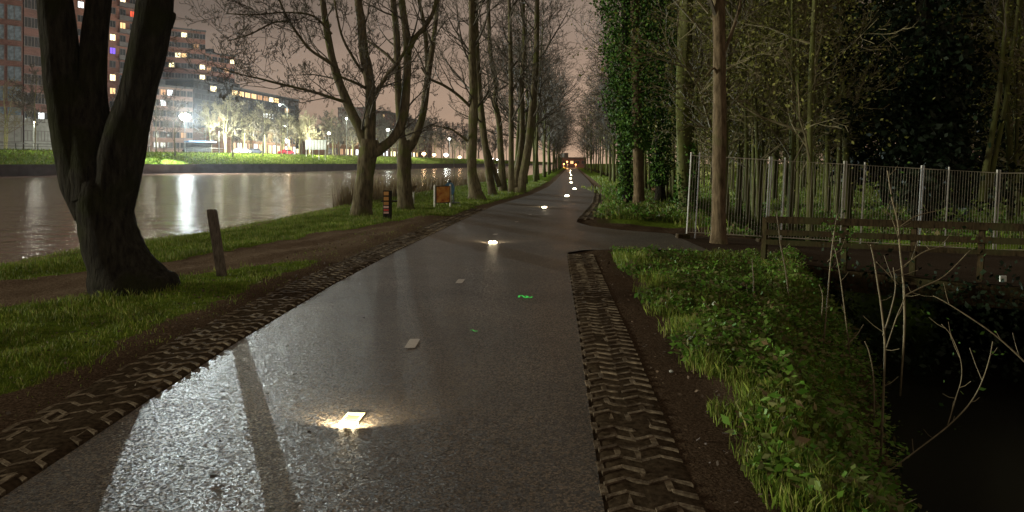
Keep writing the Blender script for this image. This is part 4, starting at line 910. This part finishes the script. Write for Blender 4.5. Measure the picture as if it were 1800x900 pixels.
# ------------------------------------------------------------------ far side: buildings
def building(name, label, px0, Y0, px1, Y1, ztop, floors, cols, wall, lit=(), plit=0.06, frame='frame_grey', glass='glass_dark', depth=16, ww=1.5, wh=1.6, zb=ROADZ, band=None, balc=False, zf0=None, seed=0, gl=None):
    rg = random.Random(seed+5)
    A = Vector(((px0-900)*Y0/F, Y0, 0)); B = Vector(((px1-900)*Y1/F, Y1, 0)); d = (B-A); Wd = d.length; a = math.atan2(d.y, d.x)
    t = thing(name, label, 'building', (A.x, A.y, zb), a); h = ztop-zb
    mb = MB(); mb.box(0, Wd, 0, depth, -0.5, h); mb.build('wall', M[wall], t)
    mb = MB(); mb.box(-.2, Wd+.2, -.2, depth+.2, h, h+.5); mb.box(Wd*.3, Wd*.45, 3, 8, h+.5, h+2.2); mb.build('roof', M['roof'], t)
    if band: mb = MB(); mb.box(0.02, Wd-.02, -.12, -.003, 0, band); mb.build('ground_floor_cladding', M['concrete'], t)
    z0 = zf0 if zf0 is not None else 1.0; fh = (h-z0)/floors; cw = Wd/cols
    fm = MB(); w2, h2 = ww/2, wh/2; e = .12
    for (x0, x1, z0_, z1_) in ((-w2, w2, h2-e, h2), (-w2, w2, -h2, -h2+e), (-w2, -w2+e, -h2+e, h2-e), (w2-e, w2, -h2+e, h2-e), (-.05, .05, -h2+e, h2-e)): fm.box(x0, x1, -.14, -.003, z0_, z1_)
    fo = fm.build('window', M[frame], t); pm = MB(); pm.box(-w2+e, w2-e, -.09, -.01, -h2+e, h2-e); panes = {}
    def pane(mname):
        if mname not in panes:
            me = bpy.data.meshes.new('pane'); me.from_pydata(pm.v, [], pm.f); me.materials.append(M[mname]); panes[mname] = me
        return panes[mname]
    first = True; litset = {}
    for (lx, ly, mn) in lit:
        best = None
        for i in range(cols):
            for j in range(floors):
                u = (i+.5)*cw; P_ = A+d*(u/Wd); zz = zb+z0+(j+.5)*fh; qx = 900+P_.x*F/P_.y; qy = HY-(zz-CH)*F/P_.y
                D = (qx-lx)**2+(qy-ly)**2
                if best is None or D < best[0]: best = (D, i, j)
        litset[(best[1], best[2])] = mn
    for j in range(floors):
        for i in range(cols):
            if first: w_ = fo; first = False
            else: w_ = fo.copy(); C.objects.link(w_); w_.parent = t
            w_.location = ((i+.5)*cw, 0, z0+(j+.5)*fh)
            mn = litset.get((i, j)) or (rg.choice(['lit_dim', 'lit_warm', 'lit_dim', 'lit_white']) if rg.random() < plit else glass)
            if gl and j == 0: mn = rg.choice(gl)
            q = bpy.data.objects.new('pane', pane(mn)); C.objects.link(q); q.parent = w_
    if balc:
        for j in range(1, floors):
            mb = MB(); mb.box(Wd*.62, Wd*.92, -1.3, -.15, z0+j*fh-.35, z0+j*fh-.2); mb.box(Wd*.62, Wd*.92, -1.3, -1.22, z0+j*fh-.2, z0+j*fh+.8); mb.build('balcony', M['frame_grey'], t)
    return t
building('apartment_block', 'dark brick block with tall blue grey windows at the left edge', -120, 128, 40, 138, 42, 9, 5, 'brick_dark', plit=0.0, frame='frame_grey', glass='glass_blue', ww=2.4, wh=3.0, band=7.5, zf0=1.5, seed=1)
building('apartment_block', 'red brown brick block rising behind the big forked tree', 42, 139, 112, 146, 44, 10, 6, 'brick_dark', plit=0.04, glass='glass_dark', ww=1.4, wh=2.2, band=7.0, zf0=1.5, seed=2)
building('apartment_tower', 'tall brick tower seen between the limbs of the forked tree', 112, 172, 258, 190, 62, 16, 8, 'brick_red', lit=[(196, 57, 'lit_yellow'), (207, 55, 'lit_warm'), (195, 88, 'lit_purple'), (235, 27, 'lit_red'), (197, 125, 'lit_warm'), (197, 145, 'lit_yellow'), (208, 0, 'lit_yellow')], plit=0.05, frame='frame_grey', ww=1.6, wh=1.8, seed=3, balc=True)
building('apartment_tower', 'brick tower with scattered lit windows, tallest right of the forked tree', 262, 205, 361, 214, 1.6+235*210/1200, 12, 9, 'brick_red', lit=[(326, 64, 'lit_yellow'), (311, 97, 'lit_yellow'), (319, 97, 'lit_warm'), (298, 108, 'lit_yellow'), (340, 90, 'lit_dim'), (354, 116, 'lit_yellow'), (354, 128, 'lit_yellow'), (299, 145, 'lit_white')], plit=0.05, seed=4, ww=1.7, wh=1.6, frame='frame_grey')
building('apartment_block', 'lower brick wing stepping down from the tower with lit windows', 361.5, 218, 413, 226, 1.6+190*222/1200, 10, 5, 'brick_red', lit=[(405, 112, 'lit_yellow'), (372, 120, 'lit_dim')], plit=0.1, seed=5, ww=1.7, wh=1.6)
building('apartment_block', 'pinkish low block with pale facade behind the brightest lamp', 268, 170, 339, 178, 1.6+132*175/1200, 6, 6, 'brick_pink', plit=0.1, seed=6, ww=1.5, wh=1.6, lit=[(300, 145, 'lit_white')])
building('apartment_block', 'long dark grey flat-roofed block with a row of orange windows', 340, 196, 525, 262, 25.5, 7, 17, 'brick_grey', lit=[(382, 150, 'lit_yellow'), (415, 150, 'lit_warm'), (421, 150, 'lit_warm'), (436, 152, 'lit_warm'), (448, 154, 'lit_warm'), (463, 156, 'lit_dim'), (470, 158, 'lit_dim'), (480, 160, 'lit_yellow'), (490, 161, 'lit_warm'), (470, 200, 'lit_white'), (478, 203, 'lit_white')], plit=0.05, seed=7, ww=3.4, wh=1.8, frame='dark_metal', gl=['lit_warm', 'lit_dim', 'lit_warm', 'glass_dark', 'lit_yellow'])
building('shop_row', 'low row of shops with bright windows across the canal', 405, 180, 520, 232, 11.0, 2, 14, 'brick_orange', plit=0.2, seed=8, ww=2.6, wh=2.6, zf0=0.4, gl=['lit_white', 'lit_white', 'lit_warm', 'glass_dark', 'lit_yellow', 'lit_dim'])
building('shop_row', 'low brown shop row with warm lit windows behind the two big bare trees', 575, 268, 735, 390, 13.0, 2, 22, 'brick_orange', plit=0.25, seed=9, ww=3.2, wh=2.6, zf0=0.4, gl=['lit_white', 'lit_warm', 'glass_dark', 'lit_yellow', 'glass_dark', 'lit_dim'])
building('apartment_block', 'brown mid-rise block behind the low shops with dim windows', 640, 400, 760, 560, 34, 7, 16, 'brick_dark', plit=0.12, seed=10, ww=3.4, wh=1.8)
building('low_building', 'small orange lit building where the path ends', 980, 260, 1030, 262, 3.4, 1, 5, 'brick_dark', plit=0, seed=11, ww=1.4, wh=1.3, zb=-0.1, zf0=0.6, lit=[(1008, 284, 'lit_warm')], depth=6)

# ------------------------------------------------------------------ street lamps
def lamp(px, off, pyhead, label, energy, head='lamp_soft', col=(0.92, 1.0, 0.9), arm=0.0, pole='pole_grey', spot=None, r=0.35, at=None, zb=None, group=None):
    if at: x, y = at
    else: x, y = onroad(px, off)
    z0 = zb if zb is not None else float(H(x, y)); zt = CH-(pyhead-HY)*y/F; h = zt-z0
    t = thing('street_lamp', label, 'street lamp', (x, y, z0), group=group or 'street lamps across the canal')
    mb = MB(); mb.tube([(0, 0, -.2), (0, 0, 1.0), (0, 0, 1.02), (0, 0, h*.96)], [.11, .11, .08, .055], 8)
    if arm: mb.tube([(0, 0, h*.94), (arm*.5, -.0, h+.12), (arm, 0, h+.14)], [.05, .04, .04], 6)
    mb.build('pole', M[pole], t)
    mb = MB(); mb.tube([(arm, 0, h+.24), (arm, 0, h+.18), (arm, 0, h+.1)], [.10, r*1.1, r*1.15], 10); mb.build('hood', M['dark_metal'], t)
    mb = MB(); mb.ball((arm, 0, h-.05), r, 8, .7); mb.build('globe', M[head], t)
    if energy:
        ld = bpy.data.lights.new('lamp', 'SPOT' if spot else 'POINT'); ld.energy = energy; ld.color = col; ld.shadow_soft_size = 0.25
        lo = bpy.data.objects.new('lamp', ld); C.objects.link(lo); lo.parent = t
        if spot:
            ld.spot_size = R(spot); ld.spot_blend = .5; lo.location = (arm, 0, h-.1)
            v = (Vector((0.6, 7, 0))-Vector((x, y, zt))); v.normalize(); lo.location = Vector(lo.location)+v*(r*1.6)
            lo.rotation_euler = v.to_track_quat('-Z', 'Y').to_euler(); ld.shadow_soft_size = 0.18
        else: lo.location = (arm, -0.0, h-.05-r*.7-.3)
    return t
lamp(325, 10.0, 205, 'brightest glaring white street lamp by the canal, right of the forked tree', 800000, 'lamp_white', (0.88, 1.0, 1.0), spot=85, r=1.1)  # globe oversized to stand in for the lamp's glare
lamp(505, 11, 184, 'tall pale street lamp with an arm to the left, in front of the grey block', 9000, arm=-2.0, r=.3)
lamp(500, 30, 222, 'street lamp shining above the low shops', 9000, 'lamp_soft', r=.5)
lamp(609, 11, 208, 'tall pale street lamp just left of the three-stemmed tree', 9000, arm=0, r=.3)
lamp(578, 24, 234, 'white lamp low behind the white signboard', 12000, r=.55)
lamp(505.5, 24, 247, 'round low lamp beside the parked cars', 8000, 'lamp_warm', (1, .85, .6), r=.6)
lamp(682, 11, 228, 'street lamp seen between the two big bare trees', 10000, r=.55)
lamp(745, 12, 270, 'warm globe lamp, left of three behind the two-stemmed tree', 6000, 'lamp_warm', (1, .75, .5), r=.9)
lamp(763, 12, 272, 'warm globe lamp, middle of three behind the two-stemmed tree', 6000, 'lamp_warm', (1, .75, .5), r=.8)
lamp(784, 12, 272, 'warm globe lamp, right of three behind the two-stemmed tree', 6000, 'lamp_soft', (1, .95, .8), r=1.0)
lamp(790, 12, 244, 'distant street lamp seen above the blue cabinet', 9000, r=.6)
lamp(808, 14, 276, 'distant globe lamp left of the knotty trunk', 6000, 'lamp_warm', (1, .75, .5), r=.9)
lamp(864, 14, 279, 'cluster lamp with white glow right of the knotty trunk', 9000, 'lamp_white', r=1.0)
lamp(876, 16, 281, 'farthest white lamp of the far bank, beyond the slim trees', 9000, 'lamp_soft', r=1.3)
for q_, (lx, lab) in enumerate([(60, 'low added fill lamp at the left behind the forked tree'), (140, 'low added fill lamp hidden between the limbs of the forked tree'), (262, 'low added fill lamp just right of the forked tree'), (385, 'low added fill lamp right of the brightest lamp'), (430, 'low added fill lamp by the white shop windows'), (465, 'low added fill lamp left of the arm lamp'), (545, 'low added fill lamp beside the white signboard'), (640, 'low added fill lamp behind the three-stemmed tree'), (715, 'low added fill lamp behind the two-stemmed tree'), (835, 'low added fill lamp behind the knotty trunk')]):
    lx_, ly_ = onroad(lx, 9.6); lamp(lx, 9.6, HY-(4.6-CH+ROADZ)*F/ly_, lab, 1500 if q_ < 3 else 15000, 'lit_yellow', (1, 1, .82), r=.14, group='low fill lamps added to light the far grass')  # small lamps added along the quay to brighten the grass slope
lamp(-60, 11, 190, 'street lamp of the far bank at the left edge of the picture', 1200, r=.4)
for (px, y, hd, lab) in [(991, 235, 288, 'orange lamp left of the path end'), (1012, 240, 289, 'orange lamp right of the path end'), (997, 215, 284, 'small warm lamp above the path end')]:
    lamp(0, 0, hd, lab, 2500, 'lamp_orange', (1, .4, .12), r=.22, at=((px-900)*y/F, y), zb=-.1, group='warm lamps where the path ends')
lamp(0, 0, 268, 'small white lamp glinting far inside the wood', 900, 'lamp_soft', (1, .85, .7), r=.12, at=((1176-900)*60/F, 60), zb=-.2, group='lamps in the wood', pole='dark_metal')

# ------------------------------------------------------------------ far side furniture
x, y = onroad(555, 4.5); zz = float(H(x, y)); t = thing('signboard', 'large white slatted signboard on legs on the far grass slope', 'signboard', (x, y, zz), R(8))
sc = y/F; w_ = 36*sc; zt = CH-(246-HY)*y/F-zz; zbb = CH-(263-HY)*y/F-zz
for k in range(7):
    mb = MB(); mb.box(-w_/2+w_*k/7+.06, -w_/2+w_*(k+1)/7-.06, -.06, .06, zbb, zt); mb.build('board', M['board_white'], t)
for k in (-.45, -.15, .15, .45): mb = MB(); mb.tube([(w_*k, 0.1, -.3), (w_*k, .1, zt-.1)], [.09, .09], 6); mb.build('leg', M['frame_pale'], t)
x, y = onroad(352, 14); t = thing('bus_shelter', 'blue roofed shelter beneath the brightest lamp', 'shelter', (x, y, ROADZ), R(55))
mb = MB(); mb.bbox(-3.2, 3.2, -1, 1, 2.3, 2.6, .08); mb.build('roof', M['blue_roof'], t)
mb = MB(); mb.box(-3.1, 3.1, .75, .8, .3, 2.25); mb.build('rear_panel', M['glass_dark'], t)
for xx in (-3, 0, 3): mb = MB(); mb.tube([(xx, .85, 0), (xx, .85, 2.3)], [.05, .05], 6); mb.build('post', M['frame_grey'], t)
def car(px, off, label, colr, rz, src=None):
    x, y = onroad(px, off); t = thing('parked_car', label, 'car', (x, y, ROADZ+.02), rz, group='cars parked across the canal')
    prof = [(-2.1, .35), (-2.15, .7), (-1.9, .95), (-1.3, 1.02), (-.75, 1.42), (.7, 1.45), (1.3, 1.0), (2.0, .85), (2.15, .6), (2.1, .32)]
    def ext(pr, w_): n = len(pr); m2 = MB(); m2.add([(a, -w_, b_) for a, b_ in pr]+[(a, w_, b_) for a, b_ in pr], [tuple(range(n)), tuple(range(2*n-1, n-1, -1))]+[(i, i+n, (i+1) % n+n, (i+1) % n) for i in range(n)]); return m2
    cm = mat_simple('car_paint', colr, .3); ext(prof, .85).build('body', cm, t)
    ext([(-1.05, 1.03), (-.68, 1.37), (.6, 1.38), (1.05, 1.03)], .862).build('side_windows', M['glass_dark'], t)
    for xx in (-1.35, 1.35):
        for yy_ in (-.8, .8):
            m2 = MB(); m2.tube([(xx, yy_-.1, .32), (xx, yy_+.1, .32)], [.32, .32], 14); w2 = m2.build('wheel', M['tyre'], t)
    for yy_ in (-.6, .6): m2 = MB(); m2.bbox(-2.17, -2.1, yy_-.15, yy_+.15, .6, .75, .02); m2.build('tail_light', M['red'], t)
car(503, 14, 'red car parked across the canal behind the round low lamp', (.4, .04, .06), R(60))
car(424, 15, 'white car parked below the pale lit trees', (.6, .6, .6), R(60))
car(447, 15, 'dark car parked right of the white car', (.05, .06, .08), R(60))
car(640, 15, 'silver car parked behind the three-stemmed tree', (.4, .4, .42), R(65))
car(340, 17, 'dark blue car parked beside the blue shelter', (.04, .06, .14), R(60))
t = None
x0, y0 = onroad(-60, 9.3); t = thing('road_railing', 'low dark railing along the far road at the left edge', 'railing', (x0, y0, ROADZ)); mb = MB(); pts = []
for k in range(30):
    yy_ = y0+k*1.6; xx = float(xf(yy_))-9.3; 
    if k % 2 == 0: m2 = MB(); m2.box(xx-x0-.05, xx-x0+.05, yy_-y0-.05, yy_-y0+.05, 0, 1.05); m2.build('post', M['dark_metal'], t)
    pts.append((xx-x0, yy_-y0, 1.0))
mb.tube(pts, [.05]*len(pts), 6); mb.tube([(a, b_, .55) for a, b_, c in pts], [.035]*len(pts), 6); mb.build('rail', M['dark_metal'], t)
# white reflector post by the right trunks
p = G(1088, 349); t = thing('marker_post', 'short white leaning marker post at the foot of the ivy trunk', 'post', (p.x, p.y, 0)); mb = MB(); mb.tube([(0, 0, -.1), (.06, 0, .42)], [.05, .05], 6); mb.build('shaft', M['board_white'], t)
# scattered stones
for i, (px, py) in enumerate([(1026, 432), (1095, 575), (1180, 655)]):
    p = G(px, py); mb = MB(); mb.ball((0, 0, .01), .035 if i == 0 else .018, 5, .6); o = mb.build('pebble', M['concrete']); o.location = (p.x, p.y, float(H(p.x, p.y))+.0); tag(o, ['pale stone at the tip of the near paver kerb', 'small pebble on the dirt beside the paver kerb', 'small pebble nearest the herbs on the dirt'][i], 'pebble')

# ------------------------------------------------------------------ sky glow over the city
w = bpy.data.worlds.new('World'); bpy.context.scene.world = w; w.use_nodes = True; nt = w.node_tree; bg = nt.nodes['Background']
tc = nt.nodes.new('ShaderNodeTexCoord'); sp = nt.nodes.new('ShaderNodeSeparateXYZ'); L(nt, tc, 'Generated', sp, 0)
mp = nt.nodes.new('ShaderNodeMapping'); mp.inputs['Scale'].default_value = (1.2, 1.2, 4.5); L(nt, tc, 'Generated', mp, 0)
n = noise(nt, mp, 1.6, 5, 0.5)
el = ramp(nt, sp, 'Z', [(0.0, (0.31, 0.205, 0.138)), (0.08, (0.225, 0.155, 0.110)), (0.2, (0.145, 0.107, 0.083)), (0.5, (0.15, 0.118, 0.088)), (1.0, (0.18, 0.145, 0.105))])
cl = ramp(nt, n, 'Fac', [(0.3, 0.75), (0.7, 1.2)])
m1 = mix(nt, 1.0, (el, 0), (cl, 0), 'MULTIPLY')
az = nd(nt, 'ShaderNodeMapRange'); L(nt, sp, 'X', az, 0); az.inputs[1].default_value = -0.55; az.inputs[2].default_value = 0.1; az.inputs[3].default_value = 0.8; az.inputs[4].default_value = 1.75
m2 = mix(nt, 1.0, (m1, 2), (az, 0), 'MULTIPLY')
L(nt, m2, 2, bg, 'Color'); bg.inputs['Strength'].default_value = 1.0

# one low soft light: the glow of the lit quay on the left, out of frame
sd = bpy.data.lights.new('city_glow', 'SUN'); sd.energy = 2.9; sd.angle = R(8); sd.color = (1.0, 0.95, 0.72)
so = bpy.data.objects.new('city_glow', sd); C.objects.link(so); so.rotation_euler = Vector((1.0, -0.02, -0.15)).to_track_quat('-Z', 'Y').to_euler()
# thin haze box added to give the bright lamps a glow
hb = MB(); hb.box(-450, 420, -60, 900, -4, 75); ho = hb.build('haze', M['tyre']); ho.data.materials.clear()
hm = bpy.data.materials.new('haze'); hm.use_nodes = True; hn = hm.node_tree; hn.nodes.clear(); ou = hn.nodes.new('ShaderNodeOutputMaterial'); pv = hn.nodes.new('ShaderNodeVolumePrincipled')
pv.inputs['Color'].default_value = (.9, .92, .95, 1); pv.inputs['Density'].default_value = 0.000035; pv.inputs['Anisotropy'].default_value = 0.8; hn.links.new(pv.outputs[0], ou.inputs['Volume']); ho.data.materials.append(hm); tag(ho, kind='stuff')
# camera
cd = bpy.data.cameras.new('camera'); cd.sensor_width = 36; cd.lens = 36*F/1800; cd.shift_y = -(450-HY)/1800; cd.clip_end = 6000; cd.clip_start = 0.05
co_ = bpy.data.objects.new('camera', cd); C.objects.link(co_); co_.location = (0, 0, CH); co_.rotation_euler = (R(90), 0, 0)
sc = bpy.context.scene; sc.camera = co_
sc.view_settings.view_transform = 'Standard'; sc.view_settings.look = 'None'; sc.view_settings.exposure = 0.28; sc.view_settings.gamma = 1
sc.render.engine = 'CYCLES'; sc.cycles.use_denoising = True; sc.cycles.max_bounces = 4; sc.cycles.diffuse_bounces = 2; sc.cycles.glossy_bounces = 3; sc.cycles.transmission_bounces = 2
sc.cycles.sample_clamp_indirect = 3; sc.cycles.sample_clamp_direct = 30; sc.cycles.use_light_tree = True; sc.cycles.caustics_reflective = False; sc.cycles.caustics_refractive = False
